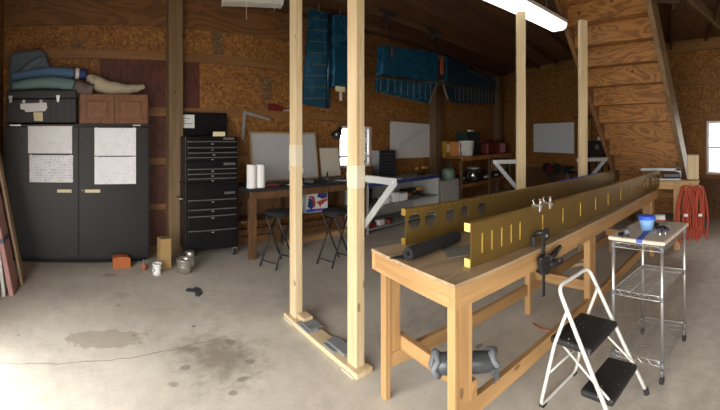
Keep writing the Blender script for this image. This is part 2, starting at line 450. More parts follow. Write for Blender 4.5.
# posts
trim(MB().box(1.205,1.405,5.0,5.159,0,ZC-.11), 'post_z')
trim(MB().box(7.0,7.22,4.96,5.159,0,ZC-.11), 'old_z')
trim(MB().box(10.35,10.6,4.95,5.149,0,ZC-.11), 'old_z')
# ink stamps printed on the boards: rows of unreadable dark blocks
def stamp(x0, x1, z0, z1, rows, seed):
    rnd = random.Random(seed); b = MB(); h = (z1-z0)/rows
    for r in range(rows):
        x = x0
        while x < x1-.012:
            w = rnd.uniform(.008, .03)
            if rnd.random() < .85: b.box(x, min(x+w, x1), 5.1968, 5.1993, z0+r*h+h*.12, z0+r*h+h*.86)
            x += w+.007
    b.build('ink_stamp', 'speck', wall_back)
stamp(1.925,2.10,2.87,3.19,8,1); stamp(2.73,2.93,2.235,2.60,8,2); stamp(-.14,.03,2.87,2.98,4,3); stamp(2.78,2.97,2.08,2.18,3,4)
# window 1 (back wall)
def window(n, x0, x1, z0, z1, y0, y1, mid, place, rows):
    """y0..y1 is the depth of the opening, room side is y1"""
    s = 1 if y1 > y0 else -1
    w = bpy.data.objects.new('window_%d' % n, None); COL.objects.link(w); w['kind'] = 'structure'
    if place: w.location = place['loc']; w.rotation_euler = (0,0,place['rz'])
    def bx(b, a, c, ya, yb, e, f): b.box(a, c, min(ya,yb), max(ya,yb), e, f)
    b = MB(); t = .045
    ya, yb = y0+s*.03, y0+s*.09
    bx(b, x0, x0+t, ya, yb, z0, z1); bx(b, x1-t, x1, ya, yb, z0, z1); bx(b, x0+t, x1-t, ya, yb, z0, z0+t); bx(b, x0+t, x1-t, ya, yb, z1-t, z1)
    bx(b, x0+t, x1-t, ya, yb, mid-.02, mid+.02)
    for r in rows: bx(b, x0+t, x1-t, ya+s*.02, yb-s*.02, r-.008, r+.008)
    b.build('sash', 'sash_white', w)
    b = MB(); bx(b, x0+t, x1-t, y0+s*.055, y0+s*.06, z0+t, z1-t); b.build('pane', 'pane_glass', w)
    b = MB(); f = .075; a, c = y1+s*.001, y1+s*.022
    bx(b, x0-f, x0, a, c, z0-f, z1+f); bx(b, x1, x1+f, a, c, z0-f, z1+f); bx(b, x0, x1, a, c, z1, z1+f); bx(b, x0, x1, a, c+s*.03, z0-f, z0)
    b.build('casing', 'girt_z', w)
window(1, 4.33, 5.15, 1.07, 1.84, 5.32, 5.2, 1.27, None, [])
window(2, -.92, .42, .885, 1.965, -.12, 0, 1.43, RW, [1.72])
# door jambs of the two open doorways
struct(MB().box(-1.095,-1.06,2.75,2.8,0,2.3).box(-1.095,-1.06,-1.9,-1.85,0,2.3).box(-1.095,-1.06,-1.85,2.75,2.25,2.3).build('door_1', 'frame_brown'))
struct(MB().box(-.8,-.75,-2.795,-2.76,0,2.3).box(.15,.2,-2.795,-2.76,0,2.3).box(-.75,.15,-2.795,-2.76,2.25,2.3).build('door_2', 'frame_brown'))

# ------------------------------------------------------------------ steel cabinet and what stands on it
t = thing('steel_cabinet', 'tall black two-door steel cabinet against the back wall with drawings taped on', 'cabinet', (-.055,4.965,0))
MB().box(-.945,.945,-.195,.215,.06,1.765).build('body', 'black_steel', t, .004)
MB().box(-.96,.96,-.225,.215,1.766,1.79).build('top', 'black_steel', t, .004)
MB().box(-.92,.92,-.15,.2,0,.06).build('plinth', 'tool_black', t)
d1 = MB().box(-.925,.02,-.215,-.196,.09,1.75).build('door', 'black_steel', t, .004)
d2 = MB().box(.03,.925,-.215,-.196,.09,1.75).build('door', 'black_steel', t, .004)
for d, x0, x1 in ((d1,-.25,-.065), (d2,.105,.30)):
    MB().box(x0, x1, -.2185, -.2155, .915, .955).build('name_strip', 'label_yellow', d)
MB().cyl((.075,-.2155,.945), (.075,-.225,.945), .012, seg=12).build('lock', 'chrome', d2, smooth=True)
MB().box(-.86,-.72,-.2285,-.2255,1.768,1.788).build('badge', 'zinc', t)
MB().box(.72,.82,-.2285,-.2255,1.768,1.786).build('badge', 'zinc', t)
papers = [(-.68,-.115,1.416,1.768,'plan_faint','upper white drawing sheet taped on the left cabinet door'),
          (-.662,-.103,1.045,1.392,'plan_dense','lower white sheet of dense notes taped on the left cabinet door'),
          (.172,.706,1.385,1.742,'plan_faint','upper white drawing sheet taped on the right cabinet door'),
          (.172,.706,1.022,1.372,'plan_faint','lower white drawing sheet taped on the right cabinet door')]
for x0, x1, z0, z1, mt, lb in papers:
    t = thing('drawing_sheet', lb, 'drawing', ((x0+x1)/2,4.7465,(z0+z1)/2), 0, 'drawing sheets on the cabinet doors')
    w, h = (x1-x0)/2, (z1-z0)/2
    MB().box(-w,w,-.001,.001,-h,h).build('sheet', mt, t)
    for sx in (-1,1):
        MB().obox((sx*(w-.015),-.0016,h-.008), (.04,.0008,.022), (0,sx*.5,0)).build('tape', 'white_matte', t)

t = thing('foot_locker', 'black foot locker with pale stickers and latches on the steel cabinet', 'trunk', (-.515,4.98,1.79))
MB().box(-.455,.455,-.2,.18,.02,.33).build('body', 'black_box', t, .01)
MB().box(-.46,.46,-.205,.185,.335,.445).build('lid', 'black_box', t, .015)
for x in (.10,.19,.28,.37): MB().box(x,x+.025,-.208,-.2,.02,.33).build('rib', 'black_box', t, .003)
for x in (-.40,.22):
    MB().prism([(-.028,.03),(.028,.03),(.014,-.06),(-.014,-.06)], -.215, -.2, lambda u,v,d,x=x: (x+u,d,.345+v)).build('latch', 'zinc', t, .003)
for x in (-.225,.0): MB().cyl((x,-.2,.30), (x,-.212,.30), .022, seg=16).build('disc', 'label_white', t, smooth=True)
MB().prism([(-.27,.27),(.07,.28),(.08,.21),(.05,.17),(-.20,.16),(-.22,.19),(-.27,.2)], -.2035, -.2005, lambda u,v,d: (u,d,v)).build('sticker', 'label_white', t)
MB().prism([(-.10,.155),(.02,.155),(.025,.04),(-.09,.045)], -.2035, -.2005, lambda u,v,d: (u,d,v)).build('sticker', 'label_yellow', t)
for x in (-.44,.44):
    for y in (-.18,.16): MB().box(x-.01,x+.01,y-.01,y+.01,0,.02).build('foot', 'rubber', t)

t = thing('small_cabinet', 'small brown wooden cabinet with two raised-panel doors atop the steel cabinet', 'cabinet', (.43,4.99,1.79))
MB().box(-.45,.45,-.18,.18,0,.395).build('body', 'cab_wood', t, .004)
for x0, x1 in ((-.44,-.005), (.005,.44)):
    d = MB()
    for a in ((x0,x0+.06,.01,.385), (x1-.06,x1,.01,.385), (x0+.06,x1-.06,.01,.07), (x0+.06,x1-.06,.325,.385)):
        d.box(a[0],a[1],-.20,-.181,a[2],a[3])
    d = d.build('door', 'cab_wood', t, .004)
    MB().box(x0+.061,x1-.061,-.186,-.1815,.071,.324).build('panel', 'cab_wood', d)
    MB().box(x0+.085,x1-.085,-.205,-.1865,.095,.30).build('raised_field', 'cab_wood', d, .016)

def soft(name, pts, rad, mat, parent, seg=14, amp=.012, seed=1, flat_=1.0):
    """rolled cloth: a tube whose rings wander a little"""
    rnd = random.Random(seed); b = MB()
    # resample
    P = []; R = []
    n = 5
    for i in range(len(pts)-1):
        for q in range(n):
            f = q/n; P.append(Vector(pts[i]).lerp(Vector(pts[i+1]), f)); R.append(rad[i]+(rad[i+1]-rad[i])*f)
    P.append(Vector(pts[-1])); R.append(rad[-1])
    P = [p+Vector((0, rnd.uniform(-amp,amp)*.3, rnd.uniform(-amp,amp)*.3)) for p in P]; R = [r*(1+rnd.uniform(-amp,amp)*3) for r in R]
    b.tube(P, R, seg)
    for v in b.bm.verts: v.co += Vector((rnd.uniform(-1,1), rnd.uniform(-1,1), rnd.uniform(-1,1)))*amp*.35
    return b.build(name, mat, parent, smooth=True, sub=1)
t = thing('folded_blanket', 'slate-grey folded bedding slumped behind the rolls on the foot locker', 'bedding', (-.62,5.08,2.24))
b = MB(); rnd = random.Random(3)
prof = [(-.36,0),(-.36,.50),(-.30,.55),(-.1,.56),(.06,.575),(.12,.55),(.16,.46),(.20,.36),(.27,.24),(.32,.1),(.34,0)]
b.prism(prof, -.07, .07, lambda u,v,d: (u,d,v))
b.build('folded_bundle', 'cloth_slate', t, .04, True, 4)
soft('fold', [(-.32,-.09,.18),(-.16,-.10,.28),(0,-.10,.40),(.10,-.09,.46)], [.035,.055,.05,.03], 'cloth_slate', t, seed=5)
t = thing('bedroll', 'long teal bedroll with a taupe end lying on the foot locker', 'bedroll', (-.5,4.86,2.235))
soft('roll', [(-.42,0,.065),(-.2,0,.09),(.05,0,.115),(.22,0,.10),(.42,0,.06)], [.05,.075,.08,.082,.085], 'cloth_teal', t, seed=11)
soft('end_cuff', [(.41,-.005,.06),(.52,-.005,.02),(.66,-.01,.0)], [.09,.09,.075], 'cloth_taupe', t, seed=12)
t = thing('bedroll', 'long blue bedroll with a white band lying above the teal one', 'bedroll', (-.5,4.98,2.44))
soft('roll', [(-.45,0,.0),(-.2,0,.035),(.1,0,.05),(.42,0,.035)], [.06,.08,.08,.075], 'cloth_blue', t, seed=13)
soft('band', [(.42,0,.035),(.48,0,.032)], [.079,.078], 'label_white', t, amp=.003, seed=14)
soft('end_cuff', [(.48,0,.032),(.58,0,.02)], [.075,.07], 'blue_edge', t, amp=.006, seed=15)
t = thing('cloth_bundle', 'beige rolled cloth tapering to the right on top of the wooden cabinet', 'cloth', (.44,4.96,2.185))
soft('roll', [(-.30,-.01,.21),(-.22,-.01,.16),(-.10,-.01,.105),(.06,-.01,.085),(.2,0,.085),(.32,0,.10),(.42,0,.125)], [.075,.105,.10,.085,.065,.05,.03], 'cloth_beige', t, amp=.014, seed=21)
soft('rolled_end', [(-.30,-.05,.17),(-.30,-.02,.24)], [.06,.075], 'cloth_beige', t, amp=.012, seed=22)

# ------------------------------------------------------------------ boards leaning at the left edge
t = thing('leaning_board', 'wide dull pink board leaning in the left corner beside the steel cabinet', 'board', (-.70,3.92,0), 0)
MB().prism([(0,0),(.05,0),(-.29,1.7),(-.34,1.7)], -.20, .09, lambda u,v,d: (u-.03,d,v)).build('plank', 'pink_board', t, .004)
MB().prism([(0,0),(.054,0),(.045,.045),(-.009,.045)], -.202, .092, lambda u,v,d: (u-.032-.106,d,v+.53)).build('strap_band', 'cloth_slate', t)
t = thing('leaning_board', 'narrow tan board leaning behind the pink board at left', 'board', (-.66,4.06,0), 0)
MB().prism([(0,0),(.03,0),(-.31,1.7),(-.34,1.7)], -.04, .10, lambda u,v,d: (u,d,v)).build('plank', 'tan_board', t, .004)
t = thing('white_stick', 'short white stick leaning in front of the pink board at left edge', 'stick', (-.775,3.7,0))
MB().bar((0,0,0), (-.09,.03,.62), .035, .02, (0,1,0)).build('stick', 'white_paint', t, .003)

# ------------------------------------------------------------------ tool chests
TB, RZ = (1.725,4.675,0), -.04
def drawers(t, rows, x0, x1, yf, mat='tool_black', out=()):
    for i, (z0, z1) in enumerate(rows):
        o = .07 if i in out else 0
        d = MB().box(x0, x1, yf-.016-o, yf-.001, z0, z1).build('drawer', mat, t, .003)
        MB().box(x0+.004, x1-.004, yf-.030-o, yf-.017-o, z1-.017, z1-.004).build('pull', 'strip_metal', d, .003)
        MB().box((x0+x1)/2-.018, (x0+x1)/2+.018, yf-.020-o, yf-.0165-o, z1-.048, z1-.034).build('label_plate', 'zinc', d)
t = thing('roller_cabinet', 'black four-drawer rolling tool cabinet standing on casters by the wall post', 'tool cabinet', TB, RZ)
MB().box(-.375,.375,0,.44,.12,.99).build('body', 'tool_black', t, .006)
MB().box(-.385,.385,-.012,.445,.99,1.02).build('rim', 'tool_black', t, .006)
drawers(t, [(.17,.395), (.405,.585), (.595,.675), (.685,.80)], -.34, .34, 0)
MB().box(.17,.32,-.006,-.001,.855,.885).build('badge', 'strip_metal', t)
MB().tube([(-.375,.10,.80),(-.43,.10,.80),(-.43,.36,.80),(-.375,.36,.80)], .012, 8).build('side_handle', 'chrome', t, smooth=True)
for x in (-.33,.33):
    for y in (.06,.38):
        c = MB().box(x-.03,x+.03,y-.03,y+.03,.095,.12).box(x-.028,x-.022,y-.03,y+.03,.03,.1).box(x+.022,x+.028,y-.03,y+.03,.03,.1).build('caster', 'chrome', t)
        MB().cyl((x-.018,y,.045), (x+.018,y,.045), .045, seg=18).build('wheel', 'rubber', c, .005, True)
t = thing('tool_chest', 'black three-drawer middle tool chest stacked on the rolling cabinet', 'tool chest', (TB[0],TB[1],1.02), RZ)
MB().box(-.372,.372,.01,.43,0,.285).build('body', 'tool_black', t, .006)
drawers(t, [(.01,.062), (.07,.125), (.133,.19)], -.345, .345, .01)
MB().box(.16,.33,.002,.009,.225,.258).build('badge', 'strip_metal', t)
t = thing('tool_chest', 'black top tool chest with its lid standing open', 'tool chest', (TB[0],TB[1],1.305), RZ)
MB().box(-.37,.37,.02,.42,0,.33).build('body', 'tool_black', t, .006)
drawers(t, [(.012,.058), (.066,.125), (.133,.19), (.198,.27)], -.345, .345, .02, out=(1,))
MB().box(.16,.32,.012,.019,.285,.315).build('badge', 'strip_metal', t)
l = MB().obox((-.02,.40,.505), (.74,.03,.345), (-.06,0,0)).build('lid', 'tool_black', t, .006)
MB().obox((-.26,.378,.545), (.225,.003,.19), (-.06,0,0)).build('white_notice', 'label_white', l)
b = MB()
for i, w in enumerate((.10,.05,.15)): b.obox((-.29+w/2-.03,.3755-.002*i+.003,.585-.035*i), (w,.002,.008), (-.06,0,0))
b.build('notice_lines', 'strap_grey', l)
o = MB().box(-.01,.16,-.0,.012,0,.06).build('card', 'label_yellow', None); o.location = (TB[0]+.02,TB[1]-.0,1.637); o.rotation_euler = (0,0,RZ)
tag(o, 'pale yellow card standing on the top tool chest', 'card')

# ------------------------------------------------------------------ small things on the floor by the cabinets
t = thing('arched_box', 'orange-brown box with arched top on floor before the steel cabinet', 'box', (.505,4.57,0))
pr = [(-.11,0),(.11,0),(.11,.115)]+[(.11*cos(a)*1.0, .115+.028*sin(a)) for a in [pi*i/10 for i in range(1,10)]]+[(-.11,.115)]
MB().prism(pr, 0, .13, lambda u,v,d: (u,d,v)).build('box', 'brick', t, .006)
t = thing('small_bottle', 'tiny terracotta bottle with grey cap on floor beside the orange box', 'bottle', (.765,4.50,0))
MB().lathe([(.032,0),(.034,.05),(.022,.075),(.016,.085)], seg=16).build('bottle', 'terracotta', t, smooth=True)
c = MB().lathe([(.02,.086),(.022,.10),(.016,.118),(.004,.12)], seg=14).build('cap', 'strap_grey', t, smooth=True)
MB().bar((.01,0,.105), (.045,-.01,.12), .012, .012).build('spout', 'strap_grey', c)
t = thing('plastic_tub', 'small white plastic tub on floor in front of the wood block', 'tub', (.893,4.31,0))
MB().lathe([(.048,0),(.045,.055),(.052,.115),(.060,.118),(.060,.13),(.052,.13),(.046,.06),(.03,.02)], seg=24).build('tub', 'white_matte', t, smooth=True)
MB().cyl((-.052,-.035,.06), (-.03,-.015,.06), .022, seg=14).build('dent', 'grey_panel', t)
t = thing('wood_block', 'upright square timber offcut standing on the floor by the wall post', 'timber block', (1.03,4.53,0), .1)
MB().box(-.07,.07,-.07,.07,0,.37).build('offcut', 'offcut', t, .004)
t = thing('metal_pail', 'round tin pail on the floor in front of the tool cabinet', 'pail', (1.225,4.30,0))
MB().lathe([(.083,0),(.090,.11),(.095,.155),(.098,.158),(.098,.165),(.090,.165),(.085,.12),(.078,.012),(.0,.010)], seg=28).build('pail', 'tin', t, smooth=True)
MB().lathe([(.0905,.075),(.0925,.08),(.0905,.085)], seg=28).build('bead', 'tin', t, smooth=True)
MB().tube(arc((0,.165), .092, pi, 0, 10, lambda u,v: (u,-.01,.16-(v-.165)*.3+.0)), .003, 6).build('bail', 'zinc', t)
t = thing('tin_can', 'small crumpled tin can standing just behind the tin pail', 'can', (1.345,4.46,0))
MB().lathe([(.05,0),(.05,.13),(.058,.14),(.05,.16),(.058,.19),(.045,.2),(.03,.185)], seg=18).build('can', 'tin', t, smooth=True)
MB().lathe([(.0515,.02),(.0515,.11)], seg=18).build('paper_label', 'label_white', t)
o = MB().prism([(0,.03),(.05,.0),(.10,.03),(.13,-.02),(.11,-.15),(.05,-.20),(.02,-.17),(.05,-.10),(.0,-.06),(-.04,-.03)], 0, .012, lambda u,v,d: (u,v,d)).build('rag', 'rag', None, .004)
o.location = (1.12,3.78,.0); tag(o, 'dark grey rag lying flat on the concrete before the tool cabinet', 'rag')
o = MB().prism([(0,0),(.03,.006),(.035,-.004),(.004,-.010)], 0, .004, lambda u,v,d: (u,v,d)).build('wood_chip', 'speck', None); o.location = (.93,3.03,0)
tag(o, 'dark wood chip lying alone on the pale concrete floor', 'chip')

# ------------------------------------------------------------------ long workbench on the back wall
t = thing('workbench', 'long dark wooden workbench along the back wall beside the tool cabinet', 'workbench', (3.12,4.72,0))
x0, x1 = -.995, 1.13
MB().box(x0,x1,-.36,.36,.90,.945).build('worktop', 'black_box', t, .005)
MB().box(x0+.03,x1-.03,-.33,-.29,.80,.898).build('apron', 'dark_bench', t)
MB().box(x0+.03,x1-.03,.29,.33,.80,.898).build('apron', 'dark_bench', t)
for x in (x0+.075, -.22, x1-.075):
    for y in (-.28,.26):
        MB().box(x-.045,x+.045,y-.045,y+.045,0,.80).build('leg', 'dark_bench', t, .004)
MB().box(x0+.03,x1-.03,-.05,.34,.43,.455).build('lower_shelf', 'dark_bench', t, .003)
MB().box(x0+.12,x1-.12,.235,.275,.17,.26).build('stretcher', 'dark_bench', t)
MB().box(x0+.1,x1-.1,.345,.36,.46,.80).build('back_panel', 'dark_bench', t)
o = MB().box(-.62,.62,-.02,.02,.0,.075).build('lumber_offcut', 'bench_x', None, .003); o.location = (3.55,4.80,0); tag(o, 'pale plank on edge on the floor beneath the wall bench', 'plank')
ZT = .946
for x, lb in ((2.20,'left one of two white paper towel rolls on the wall bench'), (2.335,'right one of two white paper towel rolls on the wall bench')):
    t = thing('paper_towel_roll', lb, 'paper towels', (x,4.46,ZT), 0, 'paper towel rolls on the wall bench')
    MB().lathe([(.02,0),(.065,0),(.065,.31),(.02,.31)], seg=26).build('paper', 'white_matte', t, smooth=False)
    MB().lathe([(.016,.001),(.0195,.001),(.0195,.311),(.016,.311),(.016,.001)], seg=16).build('core', 'cardboard', t)
t = thing('whiteboard', 'large wood-framed whiteboard with faint notes leaning behind the wall bench', 'whiteboard', (3.08,4.97,ZT), 0)
t.rotation_euler = (-.13,0,0)
MB().box(-.59,.59,0,.012,.03,.74).build('board', 'board_notes', t)
b = MB(); b.box(-.62,-.59,-.01,.02,0,.77); b.box(.59,.62,-.01,.02,0,.77); b.box(-.59,.59,-.01,.02,0,.03); b.box(-.59,.59,-.01,.02,.74,.77)
b.build('frame', 'frame_wood', t, .003)
t = thing('leaning_board', 'small dark-framed cream board leaning on the wall bench beside the lamp', 'board', (3.99,5.0,ZT))
t.rotation_euler = (-.16,0,0)
MB().box(-.205,.205,0,.012,.02,.50).build('panel', 'board_paper', t)
b = MB(); b.box(-.225,-.205,-.006,.018,0,.52); b.box(.205,.225,-.006,.018,0,.52); b.box(-.205,.205,-.006,.018,0,.02); b.box(-.205,.205,-.006,.018,.50,.52)
b.build('frame', 'frame_brown', t, .003)
t = thing('desk_lamp', 'black jointed desk lamp standing on the wall bench before the window', 'lamp', (3.97,4.60,ZT))
MB().lathe([(.09,0),(.09,.018),(.07,.028),(.014,.034),(.012,.06)], seg=24).build('base', 'black_plastic', t, smooth=True)
b = MB()
for dy in (-.012,.012): b.tube([(0,dy,.05),(.07,dy,.42)], .006, 8)
b.build('lower_arm', 'strip_metal', t, smooth=True)
b = MB()
for dy in (-.012,.012): b.tube([(.07,dy,.42),(-.12,dy,.80)], .006, 8)
b.build('upper_arm', 'strip_metal', t, smooth=True)
MB().cyl((.07,-.02,.42), (.07,.02,.42), .02, seg=12).build('elbow', 'black_plastic', t, smooth=True)
d = Vector((-.19,-.02,-.20)).normalized(); Q = Vector((0,0,1)).rotation_difference(d).to_matrix()
s_ = MB().lathe([(.02,-.05),(.028,-.04),(.035,.01),(.05,.03),(.088,.14),(.082,.14),(.045,.035),(.03,.012)], (-.13,0,.80), 24, Q).build('lamp_shade', 'black_plastic', t, smooth=True)
MB().sphere((-.13+d.x*.1, d.y*.1, .80+d.z*.1), .022).build('bulb', 'white_matte', s_, smooth=True)

def dark_tool(x, y, rz, label, kind):
    t = thing('hand_tool', label, 'tool', (x,y,ZT), rz, 'hand tools on the wall bench')
    if kind == 0:
        MB().tube([(-.12,.02,.015),(0,0,.018),(.03,.01,.02)], [.011,.013,.008], 8).build('handle', 'black_plastic', t, smooth=True)
        MB().tube([(-.12,-.03,.015),(0,0,.018),(.03,-.01,.02)], [.011,.013,.008], 8).build('handle', 'black_plastic', t, smooth=True)
        MB().bar((.02,0,.018), (.10,0,.016), .035, .02).build('jaw', 'iron', t, .004)
    else:
        MB().box(-.10,.06,-.03,.03,0,.06).build('body', 'black_plastic', t, .01)
        MB().tube([(.05,0,.04),(.11,0,.09),(.14,0,.12)], [.02,.016,.012], 8).build('handle', 'black_plastic', t, smooth=True)
dark_tool(2.72,4.50,.3,'black pliers lying near left end of the wall bench',0)
dark_tool(3.42,4.55,-.2,'black pliers lying beside the small cream board',0)
dark_tool(3.60,4.62,.9,'black block-shaped tool with raised handle before the leaning cream board',1)
dark_tool(3.15,4.50,2.2,'black block-shaped tool below the whiteboard middle',1)
o = MB().box(-.10,.10,-.06,.06,0,.03).build('red_case', 'red_plastic', None, .006); o.location = (2.52,4.50,ZT); tag(o, 'small flat red case near the towel rolls on the wall bench', 'case')
for x, y, rz, lb in ((2.90,4.48,.2,'loose white paper below the whiteboard on the wall bench'), (3.82,4.50,-.3,'loose white paper by the desk lamp on the wall bench')):
    o = MB().box(-.10,.10,-.07,.07,0,.004).build('paper_sheet', 'white_matte', None); o.location = (x,y,ZT); o.rotation_euler = (0,0,rz)
    tag(o, lb, 'paper', 'loose papers on the wall bench')
# carton and bundle on the lower shelf
t = thing('printed_carton', 'red, white and blue printed carton on the lower shelf of the wall bench', 'carton', (3.45,4.70,.456), -.1)
MB().box(-.20,.20,-.01,.13,0,.30).build('carton', 'label_white', t, .003)
f = lambda u,v,d: (u,d,v)
MB().prism([(-.19,.01),(.19,.01),(.19,.05),(-.19,.06)], -.0125, -.0105, f).build('blue_print', 'blue_lid', t)
MB().prism([(-.17,.10),(-.10,.05),(-.06,.09),(-.08,.2),(-.14,.24)], -.0125, -.0105, f).build('blue_print', 'blue_edge', t)
MB().prism([(.02,.29),(.19,.29),(.19,.22),(.1,.2),(.0,.24)], -.0125, -.0105, f).build('blue_print', 'blue_edge', t)
MB().prism([(-.05,.04),(.06,.06),(.04,.11),(-.01,.16),(.19,.21),(.19,.17),(.07,.10),(.06,.02)], -.0135, -.0126, f).build('red_print', 'cord_red', t)
MB().prism([(-.16,.27),(-.05,.25),(-.02,.13),(-.05,.06),(-.07,.14),(-.09,.22)], -.0135, -.0126, f).build('red_print', 'cord_red', t)
MB().tube([(.02,.06,.30),(.03,.06,.37)], [.016,.02], 8).build('carry_tab', 'label_white', t)
t = thing('dark_bundle', 'small black bundle lying on the lower shelf left of the printed carton', 'bundle', (2.98,4.69,.456))
soft('bundle', [(-.13,0,.045),(-.05,0,.06),(.05,0,.06),(.12,0,.045)], [.03,.055,.055,.03], 'foam_black', t, seed=31)

# red tool and angle on the girt
t = thing('red_hand_tool', 'red and grey long tool resting on the wall board above the whiteboard', 'tool', (3.02,5.178,2.0505))
MB().prism([(-.18,0),(.1,0),(.26,.02),(.1,.06),(-.06,.12),(-.15,.11)], -.018, .02, lambda u,v,d: (u,d,v)).build('handle', 'red_plastic', t, .008)
MB().box(.1,.34,-.02,.01,0,.03).build('blade', 'zinc', t)
t = thing('framing_square', 'pale metal L-shaped framing square leaning against the wall above the towel rolls', 'square', (2.42,5.10,0))
MB().prism([(-.075,1.58),(-.03,1.58),(.0,1.975),(.42,1.885),(.43,1.92),(-.03,2.03),(-.045,2.02)], -.004, .0, lambda u,v,d: (u,d,v)).build('blade', 'alu', t, .001)

# folding stools
def stool(loc, rz, label):
    t = thing('folding_stool', label, 'stool', loc, rz, 'black folding stools at the wall bench')
    MB().lathe([(0,.635),(.15,.635),(.165,.645),(.17,.66),(.165,.68),(.14,.69),(0,.692)], seg=28).build('seat', 'foam_black', t, smooth=True)
    MB().tube([(p[0],p[1],.628) for p in circ(0,0,.13,20)], .009, 6, closed=True).build('seat_ring', 'iron', t, smooth=True)
    for sy in (-.13,.13):
        MB().tube([(-.20,sy,.0),(.12,sy*.9,.62)], .011, 8).build('leg', 'iron', t, smooth=True)
        MB().tube([(.20,sy*.82,.0),(-.12,sy*.75,.62)], .011, 8).build('leg', 'iron', t, smooth=True)
    MB().tube([(-.165,-.13,.07),(-.165,.13,.07)], .008, 8).build('crossbar', 'iron', t, smooth=True)
    MB().tube([(.165,-.105,.07),(.165,.105,.07)], .008, 8).build('crossbar', 'iron', t, smooth=True)
    return t
s1 = stool((2.40,4.10,0), .35, 'black folding stool tucked under the left end of the wall bench')
dup(s1, (3.04,3.74,0), .15, 'black folding stool standing between the two posts of the near stud frame')

# ------------------------------------------------------------------ blue-edged bench with open shelves
t = thing('storage_bench', 'open-shelved storage bench with blue edged top under the taped-up drawing', 'bench', (5.32,4.74,0))
x0, x1 = -1.03, 1.03
MB().box(x0,x1,-.33,.36,.83,.86).build('worktop', 'shelf_grey', t, .003)
MB().box(x0,x1,-.345,-.331,.80,.862).build('blue_edge', 'blue_edge', t, .003)
MB().box(x0+.03,x1-.03,-.31,.35,.43,.45).build('middle_shelf', 'shelf_grey', t, .003)
MB().box(x0+.03,x1-.03,-.31,.35,.07,.09).build('lower_shelf', 'shelf_grey', t, .003)
MB().box(x1-.03,x1,-.32,.36,0,.829).build('end_panel', 'grey_panel', t, .003)
MB().box(x0,x0+.03,-.32,.36,0,.829).build('end_panel', 'grey_panel', t, .003)
MB().box(x0+.031,x1-.031,.35,.36,.09,.829).build('back_panel', 'grey_panel', t)
ZB = .861
t = thing('parts_organizer', 'black parts organizer of many small drawers on the blue edged bench', 'organizer', (5.21,4.90,ZB))
MB().box(-.23,.23,-.08,.12,0,.52).build('case', 'black_plastic', t, .006)
for r in range(8):
    for c_ in range(6):
        xa = -.22+c_*.0735
        d = MB().box(xa,xa+.068,-.092,-.081,.02+r*.0605,.02+r*.0605+.054).build('drawer', 'drawer_clear', t, .003)
        MB().box(xa+.028,xa+.048,-.098,-.092,.03+r*.0605,.038+r*.0605).build('pull', 'strip_metal', d)
def drill(loc, rz, label, col, group):
    t = thing('power_drill', label, 'drill', loc, rz, group)
    MB().tube([(-.10,0,.15),(-.08,0,.15),(.05,0,.15),(.07,0,.15)], [.022,.034,.034,.024], 12).build('motor_housing', col, t, smooth=True)
    MB().tube([(.07,0,.15),(.12,0,.15),(.14,0,.15)], [.022,.02,.008], 12).build('chuck', 'iron', t, smooth=True)
    MB().bar((-.05,0,.13), (-.07,0,.04), .032, .045, (1,0,0)).build('grip', 'black_plastic', t, .008)
    MB().box(-.13,-.02,-.035,.035,0,.045).build('battery', 'black_plastic', t, .006)
    return t
g = 'cordless drills on the storage bench'
d0 = drill((5.86,4.60,ZB), .4, 'yellow cordless drill on the blue edged bench, left of its pair', 'yellow_plastic', g)
dup(d0, (6.14,4.62,ZB), -.3, 'yellow cordless drill on the blue edged bench, right of its pair')
t = thing('angle_grinder', 'orange-bodied angle grinder on the middle shelf, left of the orange drill', 'grinder', (5.62,4.62,.451), .2)
MB().tube([(-.2,0,.06),(-.1,0,.065),(.06,0,.06)], [.03,.042,.036], 12).build('body', 'orange_plastic', t, smooth=True)
MB().tube([(.06,0,.06),(.12,0,.06)], [.036,.03], 12).build('gear_head', 'iron', t, smooth=True)
MB().cyl((.11,0,.0), (.11,0,.012), .06).build('disc', 'strap_grey', t)
drill((5.90,4.60,.451), 2.7, 'orange cordless drill on the middle shelf of the storage bench', 'orange_plastic', 'drills on the middle shelf')
t = thing('tool_case', 'low black tool case behind the orange drill on the middle shelf', 'case', (5.95,4.86,.451))
MB().box(-.25,.2,-.08,.08,0,.14).build('body', 'black_plastic', t, .015); MB().tube([(-.08,-.08,.07),(-.08,-.11,.07),(.03,-.11,.07),(.03,-.08,.07)], .01, 8).build('handle', 'yellow_plastic', t)
for x, w, h, lb in ((4.84,.09,.10,'squat white box at the left end of the middle shelf'), (5.10,.07,.16,'tall narrow white box on the middle shelf'), (5.30,.11,.13,'wide white box nearest the angle grinder on the middle shelf')):
    t = thing('white_box', lb, 'box', (x,4.56,.451), 0, 'white boxes on the middle shelf')
    MB().box(-w,w,-.07,.07,0,h).build('box', 'white_matte', t, .006); MB().box(-w-.004,w+.004,-.074,.074,h+.0005,h+.02).build('lid', 'grey_panel', t, .004)
t = thing('round_tub', 'dark round tub on the middle shelf, partly behind the metal bracket', 'tub', (4.56,4.80,.451))
MB().lathe([(.13,0),(.16,.22),(.165,.24),(.165,.25),(.15,.25),(.14,.24)], seg=28).build('tub', 'tool_black', t, smooth=True)
for i, (x, c1, lb) in enumerate(((4.50,'red_plastic','small red box on the low shelf, leftmost of three'), (4.72,'label_white','small white box on the low shelf between two red ones'), (4.95,'red_plastic','small red box on the low shelf, rightmost of three'))):
    o = MB().box(-.08,.08,-.05,.05,0,.07+.02*(i%2)).build('small_box', c1, None, .005); o.location = (x,4.55,.091); o.rotation_euler = (0,0,.2*i); tag(o, lb, 'box', 'small boxes on the low shelf')
t = thing('coiled_cable', 'loose black cable coiled on the blue edged bench beside the organizer', 'cable', (4.62,4.62,ZB))
b = MB()
